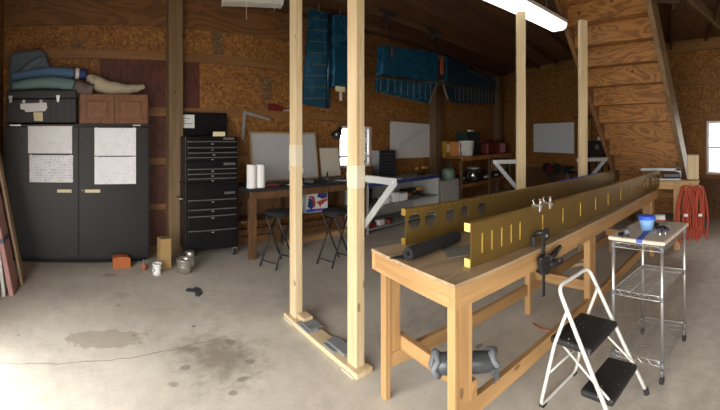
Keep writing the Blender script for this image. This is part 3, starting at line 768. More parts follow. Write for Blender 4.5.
for i in range(4): b.tube([(p[0],p[1],.014+.02*i+.006*sin(3*j)) for j, p in enumerate(circ(.01*i,0,.12-.008*i,22,.09))], .010, 6, closed=True)
b.build('coil', 'black_plastic', t, smooth=True)
t = thing('blue_clamp', 'blue handled clamp lying on the blue edged bench in front of the organizer', 'clamp', (5.0,4.55,ZB), .3)
MB().box(-.14,.14,-.01,.01,.004,.024).build('bar', 'strip_metal', t); MB().box(-.14,-.10,-.06,.03,0,.03).build('jaw', 'blue_tape', t, .005); MB().tube([(.08,-.05,.016),(.08,.08,.016)], .014, 8).build('handle', 'blue_tape', t)
t = thing('drawing_sheet', 'large white drawing pinned to the back wall over the storage bench', 'drawing', (6.36,5.147,1.57))
t.rotation_euler = (0,.015,0)
MB().box(-.73,.73,-.003,.0,-.385,.385).build('sheet', 'wall_drawing', t)
b = MB()
for i in range(8): b.bar((-.40+.1*i,-.0034,-.16+.045*i), (-.34+.1*i,-.0034,-.02+.045*i), .001, .012, (0,1,0)).bar((-.44+.1*i,-.0034,-.12+.045*i), (-.28+.1*i,-.0034,-.06+.045*i), .001, .006, (0,1,0))
b.bar((-.5,-.0034,-.22), (.5,-.0034,.22), .001, .006, (0,1,0)).bar((-.4,-.0034,.0), (.3,-.0034,.32), .001, .006, (0,1,0))
b.build('line_work', 'strap_grey', t)
for x in (-.70,.70): MB().sphere((x,-.006,.36), .012).build('pin', 'red_plastic', t, smooth=True)

# ------------------------------------------------------------------ tall shelving toward the far corner
t = thing('wooden_shelving', 'rough wooden shelving with a deep top against the far back wall', 'shelving', (8.85,4.80,0))
x0, x1 = -1.49, 1.40
MB().box(x0,x1,-.32,.33,1.14,1.185).build('top', 'shelf_wood', t, .003)
MB().box(x0,x1,-.345,-.321,1.08,1.187).build('front_rail', 'rail_wood', t, .003)
MB().box(x0+.02,x1,-.30,.30,.50,.53).build('lower_shelf', 'shelf_wood', t, .003)
MB().box(x0+.02,x1,-.325,-.301,.45,.532).build('shelf_rail', 'shelf_wood', t, .003)
for x in (x0+.05, 0, x1-.05):
    for y in (-.275,.275): MB().box(x-.045,x+.045,y-.02,y+.02,0,1.079).build('post', 'old_z', t, .003)
ZS = 1.188
t = thing('yellow_box', 'upright yellow box at the left end of the wooden shelving top', 'box', (7.42,4.98,ZS))
MB().box(-.09,.09,-.08,.08,0,.36).build('box', 'yellow_plastic', t, .005); MB().box(-.06,.06,-.083,-.0805,.1,.28).build('pale_panel', 'label_yellow', t)
for i, (c1, h, lb) in enumerate((('orange_plastic',.35,'upright orange binder beside the yellow box on the shelving top'), ('label_white',.35,'upright white binder squeezed between orange and red binders'), ('red_plastic',.33,'upright dark red binder beside the white bucket'))):
    t = thing('binder', lb, 'binder', (7.545+.062*i,4.82,ZS), 0, 'binders on the wooden shelving')
    MB().box(-.025,.025,-.13,.13,0,h).build('cover', c1, t, .004); MB().box(-.015,.015,-.132,-.1302,h*.3,h*.6).build('spine_label', 'label_yellow', t)
t = thing('white_bucket', 'white plastic bucket on the wooden shelving top', 'bucket', (7.84,4.64,ZS))
MB().lathe([(.15,0),(.18,.33),(.19,.335),(.19,.37),(.178,.37),(.172,.33),(.145,.02),(.0,.015)], seg=30).build('bucket', 'white_matte', t, smooth=True)
MB().tube(arc((0,.33), .192, pi, 2*pi, 14, lambda u,v: (u,-.06-(.33-v)*.6,.33-(.33-v)*.8)), .004, 6).build('bail', 'zinc', t)
t = thing('dark_crate', 'tall dark green crate behind the white bucket on the shelving', 'crate', (8.38,4.92,ZS))
MB().box(-.33,.33,-.17,.17,0,.60).build('body', 'dark_green', t, .01)
for z in (.12,.27,.42): MB().box(-.32,.32,-.182,-.171,z,z+.05).build('slat', 'dark_green', t, .004)
t2 = thing('white_block', 'small white block on top of the dark green crate', 'block', (8.40,4.85,ZS+.601))
MB().box(-.08,.08,-.05,.05,0,.05).build('block', 'white_matte', t2, .006)
def gas_can(x, y, rz, label):
    t = thing('fuel_can', label, 'fuel can', (x,y,ZS), rz, 'red fuel cans on the wooden shelving')
    pr = [(-.17,0),(.17,0),(.17,.24),(.10,.33),(-.17,.30)]
    MB().prism(pr, -.12, .12, lambda u,v,d: (u,d,v)).build('can', 'red_plastic', t, .03, seg=3)
    MB().cyl((.09,0,.30), (.17,0,.41), .025, .016).build('spout', 'black_plastic', t, smooth=True)
    MB().tube([(-.14,0,.29),(-.11,0,.37),(.03,0,.38),(.07,0,.32)], .016, 8).build('handle', 'red_plastic', t, smooth=True)
    return t
c1 = gas_can(9.10,4.74,.1,'red fuel can nearest the dark green crate'); dup(c1, (9.62,4.80,ZS), -.3, 'middle red fuel can on the wooden shelving'); dup(c1, (9.98,4.70,ZS), .5, 'red fuel can at the far right end of the shelving')
ZL = .531
t = thing('storage_jar', 'wide clear jar with metal lid on the lower shelf of the wooden shelving', 'jar', (8.20,4.66,ZL))
MB().lathe([(.17,0),(.2,.05),(.2,.26),(.15,.32)], seg=26).build('jar', 'jar_glass', t, smooth=True)
MB().lathe([(.16,.321),(.165,.36),(.0,.37)], seg=26).build('lid', 'zinc', t, smooth=True)
t = thing('cardboard_box', 'open-topped cardboard box on the lower shelf of the wooden shelving', 'box', (9.74,4.72,ZL+.18))
MB().box(-.33,.33,-.15,.15,0,.27).build('box', 'cardboard', t, .004); MB().box(-.33,.33,-.155,-.151,.2,.27).build('flap', 'cardboard', t)
for i, x in enumerate((8.15,8.72,9.32,9.90)):
    t = thing('storage_crate', ['small low black crate on the lower shelf behind the clear jar','low black crate on the lower shelf, second from left','low black crate supporting the cardboard box','rightmost low black crate on the lower shelf'][i], 'crate', (x,4.72 if i else 4.90,ZL), 0, 'low black crates on the lower shelf')
    w = .27 if i else .2
    MB().box(-w,w,-.16 if i else -.02,.15 if i else .08,0,.165).build('body', 'black_plastic', t, .012); MB().box(-w-.008,w+.008,-.17 if i else -.03,.155 if i else .085,.166,.178).build('lid', 'black_plastic', t, .004)
    MB().box(-.10,.10,-.1735 if i else -.0335,-.161 if i else -.021,.05,.10).build('pale_label', 'label_white', t)
t = thing('white_cabinet', 'low white cabinet between storage bench and wooden shelving, with jug on top', 'cabinet', (6.86,4.66,0))
MB().box(-.36,.36,-.18,.24,.02,.70).build('body', 'grey_panel', t, .006)
for a, c2 in ((-.35,-.004), (.004,.35)):
    d = MB().box(a,c2,-.195,-.181,.04,.69).build('door', 'grey_panel', t, .004); MB().box((a+c2)/2-.04,(a+c2)/2+.04,-.21,-.196,.60,.615).build('handle', 'zinc', d)
MB().box(-.33,.33,-.15,.22,0,.02).build('plinth', 'tool_black', t)
t = thing('plastic_jug', 'grey-green plastic jug with thin neck standing on the low white cabinet', 'jug', (7.00,4.62,.701))
MB().lathe([(.14,0),(.15,.02),(.15,.18),(.12,.22),(.03,.245),(.0,.245)], seg=22).build('jug', 'green_plastic', t, smooth=True); MB().lathe([(.022,.2455),(.018,.42),(.024,.44),(0,.445)], seg=14).build('neck', 'dark_green', t, smooth=True)
MB().tube([(.14,0,.12),(.19,0,.18),(.14,0,.26),(.02,0,.27)], .014, 8).build('handle', 'green_plastic', t, smooth=True)

# ------------------------------------------------------------------ along the right wall
def rw(s_, t_, z): return Vector((7.35+.485*s_-.8745*t_, -1.2+.8745*s_+.485*t_, z))
RA = RW['rz']
t = thing('whiteboard', 'wood-framed pale board with faint grid on the far right wall', 'whiteboard', rw(4.77,.042,1.21), RA)
MB().box(-.80,.80,.0,.012,.02,.82).build('board', 'faint_grid', t)
b = MB(); b.box(-.86,-.80,0,.03,-.04,.88); b.box(.80,.86,0,.03,-.04,.88); b.box(-.80,.80,0,.03,-.04,.02); b.box(-.80,.80,0,.03,.82,.88)
b.build('frame', 'girt_x', t, .003)
t = thing('bench_grinder', 'black bench grinder with red motor standing on a pedestal below the pale board', 'grinder', rw(4.55,.32,0), RA)
MB().lathe([(.17,0),(.17,.03),(.05,.05)], seg=24).build('base', 'iron', t, smooth=True)
b = MB(); b.tube([(-.07,0,.05),(-.05,0,.66)], .025, 10).tube([(.07,0,.05),(.05,0,.66)], .025, 10); b.build('pedestal', 'iron', t)
MB().box(-.13,.13,-.1,.1,.66,.70).build('plate', 'iron', t, .005)
MB().tube([(-.10,0,.83),(-.09,0,.83),(.09,0,.83),(.10,0,.83)], [.06,.09,.09,.06], 20).box(-.05,.05,-.06,.06,.70,.78).build('motor', 'red_plastic', t, smooth=False)
for x in (-.20,.20):
    g = MB().cyl((x-.03,0,.84), (x+.03,0,.84), .13, seg=24).build('wheel_guard', 'iron', t, .01); MB().cyl((x-.02,.0,.84), (x+.034,.0,.84), .09, seg=24).build('wheel', 'strap_grey', g)
    MB().cyl((min(x,0)+.1*(x>0),0,.83), (max(x,0)-.1*(x<0),0,.83), .02, seg=10).build('shaft', 'iron', t)
t = thing('pedestal_vise', 'black vise on a thin pedestal to the right of the bench grinder', 'vise', rw(3.95,.32,0), RA)
MB().lathe([(.16,0),(.16,.025),(.035,.05),(.03,.74)], seg=20).build('pedestal', 'strap_grey', t, smooth=False)
MB().box(-.13,.13,-.08,.08,.74,.80).build('body', 'iron', t, .01)
MB().box(.05,.13,-.09,.09,.80,.92).build('fixed_jaw', 'iron', t, .01); MB().box(-.12,-.04,-.09,.09,.80,.92).build('moving_jaw', 'iron', t, .01)
MB().cyl((-.22,0,.84), (-.12,0,.84), .02, seg=12).tube([(-.21,-.10,.84),(-.21,.10,.84)], .01, 8).build('screw_handle', 'zinc', t)
t = thing('tool_rack', 'black metal tool stand beside the stairs with a deep head and open legs', 'stand', rw(2.98,.42,0), RA)
MB().box(-.34,.30,-.14,.16,1.20,1.56).build('head', 'black_plastic', t, .02)
for x, y in ((-.32,-.12),(.28,-.12),(-.32,.14),(.28,.14)): MB().box(x-.018,x+.018,y-.018,y+.018,0,1.199).build('leg', 'iron', t)
MB().box(-.33,.29,-.13,.15,.50,.52).build('lower_tray', 'iron', t)
MB().tube([(-.1,.10,.52),(-.1,.10,1.19)], .03, 12).build('column', 'iron', t)
MB().cyl((-.2,.161,1.42), (-.2,.19,1.42), .06, seg=18).build('dial', 'strap_grey', t)
t = thing('white_cup', 'small white cup on top of the black tool stand', 'cup', rw(2.86,.42,1.561), RA)
MB().lathe([(.03,0),(.04,.09),(.036,.09),(.028,.006),(0,.005)], seg=18).build('cup', 'white_matte', t, smooth=True)
t = thing('metal_pipe', 'dark metal pipe resting on hooks high on the right wall beside stairs', 'pipe', rw(3.2,.07,2.125), RA)
MB().tube([(-.75,0,.02),(.75,0,.02)], .02, 12).build('pipe', 'iron', t, smooth=True)
for x in (-.5,.5): MB().box(x-.012,x+.012,-.065,.03,-.022,.0).build('hook', 'zinc', t)
t = thing('yellow_level', 'long upright yellow strip standing against the right wall beside the far post', 'level', rw(3.32,.22,0), RA)
MB().box(-.02,.02,-.012,.012,0,2.05).build('strip', 'yellow_plastic', t, .002)

# ------------------------------------------------------------------ blue aircraft panels hung from the ceiling
HP = 'hanging blue aircraft panels'
t = thing('aircraft_elevator', 'upright blue sheet-metal control surface with ribs hanging behind the near studs', 'aircraft part', (3.32,4.5,2.07), 0, HP)
out = [(-.28,.04),(.14,0),(.18,1.45),(-.15,1.45)]
MB().prism(out, -.03, .03, lambda u,v,d: (u,d,v)).build('skin', 'blue_film', t, .012)
for i in range(8):
    z = .12+.17*i; xl = -.28+.13*z/1.45+.008
    MB().bar((xl,-.034,z), (.14+.03*z/1.45,-.034,z+.03), .006, .010).build('rib', 'rib_tan', t)
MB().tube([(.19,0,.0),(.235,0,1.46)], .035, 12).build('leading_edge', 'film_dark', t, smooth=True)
MB().tube([(.03,0,1.445),(.03,0,1.48+.0)], .008, 8).tube([(.03,0,1.47),(.03,0,1.575)], .004, 6).build('hanging_wire', 'zinc', t)
t = thing('aircraft_stabilizer', 'glossy blue upright stabilizer panel hanging between the near studs', 'aircraft part', (3.74,4.52,2.40), 0, HP)
pr = [(-.16,0),(.24,.02),(.24,1.18),(-.14,1.14)]
MB().prism(pr, -.06, .06, lambda u,v,d: (u,d,v)).build('skin', 'blue_film', t, .035, seg=4)
MB().box(-.11,.08,-.075,-.062,-.06,.02).build('paper_tag', 'label_yellow', t); MB().box(-.03,.02,-.074,-.064,-.2,-.061).build('tag_tail', 'board_paper', t)
MB().tube([(.04,0,1.15),(.04,0,1.249)], .004, 6).build('hanging_wire', 'zinc', t)

t = thing('aircraft_tailplane', 'wide blue aircraft tail section with ribbed trailing panels hanging below the ceiling', 'aircraft part', (5.85,4.05,2.24), 0, HP)
F = lambda u,v,d: (u,d,v)
MB().prism([(-1.70,.36),(-.16,.42),(-.14,.98),(-1.64,.83)], -.07, .07, F).build('stabilizer_skin', 'blue_film', t, .03, seg=3)
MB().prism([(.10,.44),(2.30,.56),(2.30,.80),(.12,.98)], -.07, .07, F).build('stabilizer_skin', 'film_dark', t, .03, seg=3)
e1 = MB().prism([(-1.74,.31),(-.16,.40),(-.40,.0),(-1.74,.10)], -.02, .02, F).build('elevator', 'blue_film', t, .008)
for i in range(9):
    u = -1.66+.165*i; MB().bar((u,-.024,.12-.075*(i/9)), (u+.01,-.024,.315+.075*(i/9)), .011, .006, (0,1,0)).build('rib', 'rib_tan', e1)
MB().bar((-.39,-.025,.0), (-.15,-.025,.40), .02, .03, (0,1,0)).build('end_rib', 'rib_tan', e1)
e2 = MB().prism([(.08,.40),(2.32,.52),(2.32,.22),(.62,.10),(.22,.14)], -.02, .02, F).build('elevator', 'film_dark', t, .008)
for i in range(11):
    u = .50+.165*i; MB().bar((u,-.024,.13+.055*(i/6)), (u+.01,-.024,.415+.05*(i/6)), .010, .006, (0,1,0)).build('rib', 'rib_tan', e2)
MB().bar((.06,-.025,.42), (.24,-.025,.13), .02, .03, (0,1,0)).build('end_rib', 'rib_tan', e2)
MB().bar((-1.72,-.074,.345), (2.32,-.074,.545), .012, .02).build('hinge_line', 'film_dark', t)
MB().bar((.88,-.075,.82), (2.29,-.075,.70), .012, .014).build('seam', 'rib_tan', t)
MB().bar((-.15,0,.40), (.11,0,.46), .04, .08).build('center_spar', 'rib_tan', t); MB().bar((-.14,0,.9), (.12,0,.9), .04, .08).build('center_spar', 'rib_tan', t)
MB().box(-.11,-.01,-.085,-.075,.58,.86).build('red_tag', 'red_tag', t); MB().bar((.05,-.075,.45), (.05,-.075,1.02), .02, .02).build('center_strip', 'rib_tan', t)
def hoist(x, y, label, drop, two):
    t = thing('pulley_hoist', label, 'hoist', (x,y,ZC-.10), 0, 'pulley hoists holding the blue tail section')
    MB().box(-.16,.22,-.03,.03,.06,.099).box(-.06,.02,-.05,.05,-.02,.059).build('bracket', 'iron', t, .005)
    MB().cyl((-.02,-.02,-.06), (-.02,.02,-.06), .05, seg=18).build('pulley', 'iron', t, .004)
    b = MB()
    if two: b.tube([(-.05,0,-.05),(-.13,0,-drop)], .006, 6).tube([(.03,-.02,-.05),(.02,-.09,-drop-.05)], .006, 6)
    b.tube([(.0,-.02,-.06),(.0,-.09,-drop-.02)], .006, 6); b.build('rope', 'black_plastic', t)
    if two: MB().tube([(.0,-.10,-drop-.02),(.0,-.11,-drop-.1),(.0,-.11,-drop-.2),(.0,-.10,-drop-.26)], [.02,.045,.04,.015], 10).build('block', 'iron', t, smooth=True)
hoist(4.36,4.05,'ceiling pulley hoist with three ropes at the left end of the tail section',.42,True)
hoist(5.62,4.05,'ceiling pulley hoist with one rope above the middle of the tail section',.32,False)

# ------------------------------------------------------------------ ceiling lights
def striplight(loc, rz, label, lit, L):
    t = thing('strip_light', label, 'ceiling light', loc, rz)
    MB().box(-L/2,L/2,-.15,.15,.0,.05).build('housing', 'white_paint', t, .006)
    MB().prism([(-.15,-.002),(.15,-.002),(.13,-.06),(.08,-.085),(-.08,-.085),(-.13,-.06)], -L/2+.02, L/2-.02, lambda u,v,d: (d,u,v)).build('diffuser', 'tube_light' if lit else 'white_paint', t)
    for s_ in (-1,1): MB().prism([(-.152,0),(.152,0),(.132,-.064),(.082,-.09),(-.082,-.09),(-.132,-.064)], s_*L/2-.02*(s_>0), s_*L/2+.02*(s_<0), lambda u,v,d: (d,u,v)).build('end_cap', 'white_paint', t)
    for x in (-L*.35, 0, L*.35): MB().tube([(x,0,.05),(x,0,ZC-loc[2]-.001)], .004, 6).build('chain', 'zinc', t)
    return t
striplight((4.02,1.76,3.225), -.235, 'bright lit fluorescent strip light hanging by the stairs', True, 2.2)
t = striplight((2.06,4.16,3.36), -.35, 'unlit white strip light hanging near the back wall with pull strings', False, .76)
MB().tube([(-.08,-.10,-.09),(-.08,-.10,-.30)], .003, 6).build('pull_string', 'white_paint', t); MB().tube([(.30,-.10,-.09),(.25,-.12,-.20)], .003, 6).build('pull_string', 'white_paint', t)
SKY, EXPO = 10.5, 0.0

# ------------------------------------------------------------------ free-standing stud frames
def post_frame(label, loc, rz, sep, arm_a, arm_b, wrap, pads, H=3.15):
    """origin under post one, local x runs from post one to post two"""
    t = thing('stud_frame', label, 'post frame', loc, rz, 'free-standing stud frames')
    for i, x in enumerate((0, sep)):
        p = MB().box(x-.052,x+.052,-.036,.0,.04,H).build('post', 'stud_z', t, .004)
        MB().box(x-.052,x+.052,.0005,.036,.04,H).build('doubling_stud', 'stud_z', p, .004)
        if wrap:
            w = MB(); z0, z1 = (1.36,1.55) if i == 0 else (1.26,1.42)
            rnd = random.Random(40+i)
            for k_ in range(2):
                e = .003+.0015*k_; za = z0+.05*k_; w.box(x-.052-e,x+.052+e,-.036-e,.036+e,za,z1-.04*k_)
            w.build('plastic_wrap', 'plastic_wrap', p, .006)
        s_ = 1 if i else -1
        L = arm_b if i else arm_a; xa = x+s_*.0525; zt = 1.35
        a = MB(); a.box(min(xa-s_*.12,xa+s_*L),max(xa-s_*.12,xa+s_*L),.037,.041,zt-.045,zt); a.box(min(xa-s_*.12,xa+s_*L),max(xa-s_*.12,xa+s_*L),.0415,.083,zt-.004,zt)
        a = a.build('bracket_arm', 'alu', t)
        MB().bar((xa+s_*(L-.02),.05,zt-.02), (xa-s_*.03,.05,zt-.36), .012, .045).build('bracket_brace', 'alu', a)
        MB().cyl((xa+s_*(L-.03),.036,zt-.025), (xa+s_*(L-.03),.06,zt-.025), .008, seg=10).build('bolt', 'zinc', a)
    MB().box(-.10,sep+.10,-.07,.07,0,.039).build('sill_plate', 'stud_x', t, .004)
    for i, x in enumerate((0, sep)):
        MB().box(x-.075 if i == 0 else x-.06, x+.075, -.085,.06,.0,.012).build('leveling_pad', 'plastic_wrap', t, .003)
    if pads:
        for q in ((.13,.33,-.075,.03,.0395,.058),(.18,.32,-.05,.08,.0585,.066),(.50,.74,-.02,.085,.0395,.062),(.52,.66,-.06,-.0205,.0395,.055)):
            MB().box(*q).build('grey_pad', 'pad_grey', t, .004)
        MB().box(.06,.17,-.02,.07,.0395,.085).build('wedge_block', 'stud_x', t, .003)
        MB().tube([(sep+.01,.036,1.02),(sep+.03,.075,1.01)], .006, 8).build('dowel_peg', 'white_paint', t)
    return t
# local x heads from the far post to the near post
post_frame('pair of pale doubled studs on a floor plate left of the work table', (1.797,2.756,0), atan2(-.846,-.057), .848, .16, .31, True, True)
post_frame('pair of pale doubled studs standing behind the far end of the work table', (4.13,1.69,0), atan2(-.64,.53), .83, .28, .34, False, False, 3.12)

# ------------------------------------------------------------------ steep open stairs seen from below
e1 = Vector((1.366,-.48,-2.13)); A = Vector((4.96,1.467,3.54))           # left rail: reference points on its lower edge
az_ = atan2(e1.y, e1.x); t = thing('stairs', 'steep wooden stairs climbing to the loft, seen from underneath', 'stairs', (A.x,A.y,0), az_)
run = hypot(e1.x,e1.y); sl = e1.z/run                                  # local x = down the flight, y = left
def P_(x): return A.z+sl*x
xt, xb = (ZC+.28-A.z)/sl, -A.z/sl
W_ = 1.24
for y in (0., -W_-.075):
    poly = [(xt,P_(xt)),(xb,0),(xb+.26,0),(xt+.26,P_(xt))]
    MB().prism(poly, y, y+.075, lambda u,v,d: (u,d,v)).build('stringer', 'post_x' if y < 0 else 'stair_rail', t, .003)
rise = .272; z = rise
while z < ZC+.2:
    x = (z-.04-A.z)/sl+.012                                            # back edge of the tread, just inside the rails
    MB().box(x,x+.23,-W_+.001,-.001,z-.036,z).build('tread', 'stair_ply', t, .003)
    MB().box(x,x+.018,-W_+.001,-.001,z+.0005,z+rise-.0365).build('riser', 'stair_ply', t)
    z += rise

# ------------------------------------------------------------------ the long work table
TRZ = -.225; T0 = (1.473,.936,0)
t = thing('work_table', 'long pale lumber work table with plywood top in the foreground', 'table', T0, TRZ)
L, Wd = 3.75, .735
MB().box(0,L,0,Wd,.896,.915).build('plywood_top', 'bench_ply', t, .002)
MB().box(0.002,L-.002,.002,.04,.79,.8955).build('apron', 'bench_x', t, .003)
MB().box(0.002,L-.002,Wd-.04,Wd-.002,.79,.8955).build('apron', 'bench_x', t, .003)
MB().box(.002,.04,.041,Wd-.041,.79,.8955).build('apron', 'bench_y', t, .003)
MB().box(L-.04,L-.002,.041,Wd-.041,.79,.8955).build('apron', 'bench_y', t, .003)
MB().box(.002,.04,.0005,.0018,.79,.8955).build('corner_block', 'bench_z', t)
for x, s_ in ((.042,1), (1.58,1), (L-.042,-1)):
    for y, q in ((.041,1), (Wd-.041,-1)):
        lg = MB().box(min(x,x+s_*.038),max(x,x+s_*.038),min(y,y+q*.055),max(y,y+q*.055),0,.8955).build('leg', 'bench_z', t, .003)
        MB().box(min(x+s_*.0385,x+s_*.125),max(x+s_*.0385,x+s_*.125),min(y,y+q*.037),max(y,y+q*.037),.271,.8955).build('leg_cleat', 'bench_z', lg, .003)
for y0 in (.0415, Wd-.0795): MB().box(.0815,L-.0815,y0,y0+.038,.18,.27).build('long_stretcher', 'bench_x', t, .003)
for x0 in (.1685, 1.72, L-.2065): MB().box(x0,x0+.038,.0420,Wd-.0420,.2705,.36).build('cross_stretcher', 'bench_y', t, .003)
def TW(u, v): return Vector((T0[0]+cos(TRZ)*u-sin(TRZ)*v, T0[1]+sin(TRZ)*u+cos(TRZ)*v, .9155))
def spar_caps(t, L, y0, y1, tips=True):
    for z0 in (.0,.190):
        c = MB().box(.0,L,y0,y1,z0,z0+.045).build('cap_strip', 'spar_gold', t, .002)
        if tips: MB().box(-.006,-.0005,y0,y1,z0,z0+.045).build('bare_end', 'spar_tip', c)
S0 = TW(.22,.10); S1 = TW(3.58,.03); srz = atan2(S1.y-S0.y, S1.x-S0.x)
t = thing('wing_spar', 'near gold-coloured metal wing spar with upright ridges along the work table front edge', 'spar', S0, srz)
LS = 3.70
holes = [[(x+.066*cos(2*pi*k/18), .118+.058*sin(2*pi*k/18)) for k in range(18)] for x in (2.95,3.13,3.375,3.555)]
holes += [circ(2.73,.11,.02,12)]
MB().holed([(0,0),(LS,0),(LS,.235),(0,.235)], holes, 0, .004, lambda u,v,d: (u,d,v)).build('web', 'spar_web', t)
spar_caps(t, LS, .0045, .045)
for x in (.087,.168,.255,.345,.434,.691,.966,1.249,1.54,1.819,2.154,2.497):
    MB().box(x-.006,x+.006,-.007,-.0005,.062,.172).build('stiffener', 'spar_gold', t, .003)
b = MB()
for z in (.02,.032,.203,.215):
    x = .03
    while x < LS-.05:
        if not (.5 < x < .62): b.cyl((x,-.0022,z), (x,0,z), .0035, seg=6)
        x += .028 if x < .5 else .05
b.build('rivets', 'rivet', t)['kind'] = 'stuff'
F0 = TW(.21,.66); t = thing('wing_spar', 'far gold-coloured metal wing spar with round lightening holes at the work table back edge', 'spar', F0, TRZ-.004)
LF = 3.50
hs = [circ(x,.147,r,22) for x, r in ((.075,.054),(.217,.053),(.40,.046),(.545,.044),(.735,.05))]
MB().holed([(0,0),(LF,0),(LF,.235),(0,.235)], hs, 0, .004, lambda u,v,d: (u,d,v)).build('web', 'spar_web', t)
spar_caps(t, LF, .0045, .045, False)
b = MB(); x = .02
while x < LF: b.cyl((x,-.0022,.222), (x,0,.222), .005, seg=6); x += .06
b.build('rivets', 'spar_gold', t)['kind'] = 'stuff'
MB().box(2.0,3.1,-.002,.04,.2355,.240).build('blue_masking', 'blue_tape', t)
MB().box(LF-.03,LF+.005,-.003,-.0003,.02,.20).build('green_tape', 'green_tape', t)

# two small clamps on the near spar
def cclamp(u, label):
    p = S0+Vector((cos(srz)*u, sin(srz)*u, .236)); t = thing('spring_clamp', label, 'clamp', p, srz, 'silver clamps on the near spar')
    MB().box(-.012,.012,-.022,.048,0,.012).box(-.012,.012,-.022,-.010,-.034,0).build('body', 'chrome', t, .003)
    MB().cyl((0,-.016,.012), (0,-.016,.042), .009, seg=14).build('barrel', 'zinc', t, smooth=True); MB().cyl((0,-.016,.0425), (0,-.016,.052), .010, seg=14).build('copper_tip', 'terracotta', t)
    MB().tube([(0,.03,.012),(0,.045,.035),(0,.03,.045)], .005, 8).build('lever', 'chrome', t)
    return t
c = cclamp(.64, 'left one of two small silver clamps on the near spar'); p = S0+Vector((cos(srz)*.765, sin(srz)*.765, .236)); dup(c, p, srz, 'right one of two small silver clamps on the near spar')

# rolled mat and sheet on the table
p = TW(.015,.415); t = thing('rolled_mat', 'rolled black foam mat lying across the near end of the work table', 'mat', p, TRZ+.17)
b = MB(); spi = []
for k_ in range(70):
    a = k_/69*2*pi*3.2; r = .010+.029*(k_/69); spi.append((r*cos(a-1.2), .0425+r*sin(a-1.2)))
def spir(off): 
    out = []
    for i, (u,v) in enumerate(spi):
        a = atan2(v-.0425,u); out.append((u+off*cos(a)*.8, v+off*sin(a)*.8))
    return out
inner, outer = spir(-.0045), spir(.0045)
b.prism(outer+inner[::-1], .03, .50, lambda u,v,d: (d,u,v))
b.build('roll', 'foam_black', t, smooth=False)
MB().prism([(-.02,.095),(.10,.085),(.13,.04),(.02,.03)], .0005, .006, lambda u,v,d: (u,v,d)).build('loose_flap', 'foam_black', t)
o = MB().prism([(0,0),(.34,-.10),(.42,.05),(.10,.16)], .0, .004, lambda u,v,d: (u,v,d)).build('grey_sheet', 'sheet_grey', None); o.location = TW(.24,.30); o.rotation_euler = (0,0,TRZ)
tag(o, 'thin dark grey sheet lying flat between the rolled mat and near spar', 'sheet')

# bar clamp on the front apron
p = TW(.745,-.012); t = thing('bar_clamp', 'black one-handed bar clamp gripping the front edge of the work table', 'clamp', (p.x,p.y,0), TRZ)
MB().box(-.013,.013,-.018,-.010,.62,1.0).build('bar', 'iron', t)
MB().prism([(-.045,.0),(-.018,.045),(.035,.045),(.045,.005),(.018,-.03),(-.02,-.02)], -.035, -.0175, lambda u,v,d: (u,d,1.0+v)).build('head', 'black_plastic', t, .006)
MB().tube([(0,-.02,1.02),(-.0,.03,1.01),(0,.06,.985)], [.018,.016,.012], 10).build('upper_jaw', 'black_plastic', t, smooth=True)
MB().cyl((0,.06,.92), (0,.06,.985), .016, seg=12).build('jaw_pad', 'rubber', t)
h = MB().prism([(-.085,.05),(-.03,.075),(.04,.05),(.07,-.02),(.02,-.065),(-.05,-.05)], -.045, -.012, lambda u,v,d: (u,d,.82+v)).build('trigger_body', 'black_plastic', t, .008)
MB().tube([(.03,-.028,.84),(.11,-.028,.86),(.19,-.028,.885)], [.02,.022,.015], 10).build('handle', 'black_plastic', h, smooth=True)
MB().tube([(.03,-.028,.815),(.11,-.03,.80),(.20,-.03,.79)], [.02,.026,.02], 10).build('trigger', 'black_plastic', h, smooth=True)
MB().tube([(-.02,-.03,.84),(-.07,-.03,.88)], [.02,.015], 10).tube([(0,-.028,.80),(0,-.02,.772),(0,.03,.772)], .014, 8).build('lower_jaw', 'black_plastic', h, smooth=True)
MB().cyl((0,-.036,1.0), (0,-.04,1.0), .010, seg=12).build('pin', 'zinc', t)

# taped bundle on the stretchers
t = thing('taped_bundle', 'bulging silver duct-taped bundle resting on the stretchers behind the near table leg', 'bundle', TW(.20,.13), TRZ-.535)
t.location.z = 0
b = MB(); a0, a1 = Vector((-.16,.012,.42)), Vector((.16,.012,.385))
b.tube([a0.lerp(a1,f) for f in (0,.06,.3,.5,.7,.94,1)], [.042,.054,.056,.058,.056,.054,.042], 18); b.build('taped_cylinder', 'duct_tape', t, smooth=True)
rnd = random.Random(5)
for e in (a0, a1):
    ring = [e+Vector((rnd.uniform(-.015,.015), .044*cos(2*pi*k_/12), .052*sin(2*pi*k_/12))) for k_ in range(12)]
    b = MB(); b.tube(ring, [rnd.uniform(.015,.026) for _ in ring], 8, closed=True)
    b.build('bunched_end', 'strap_grey', t, smooth=True)
MB().prism([(-.015,.0),(.012,.0),(.018,-.07),(.0,-.055),(-.012,-.085)], -.003, .003, lambda u,v,d: (u+.165,d-.045,v+.375)).build('loose_tail', 'duct_tape', t)
# thin red cord on floor beneath the table
o = MB().tube([(3.02,1.12,.005),(2.95,1.02,.005),(2.96,.9,.005),(3.05,.82,.005),(3.3,.75,.005)], .005, 6).build('electric_cable', 'cord_red', None, 0, True); tag(o, 'thin red cable on the floor under the middle of the work table', 'cord')

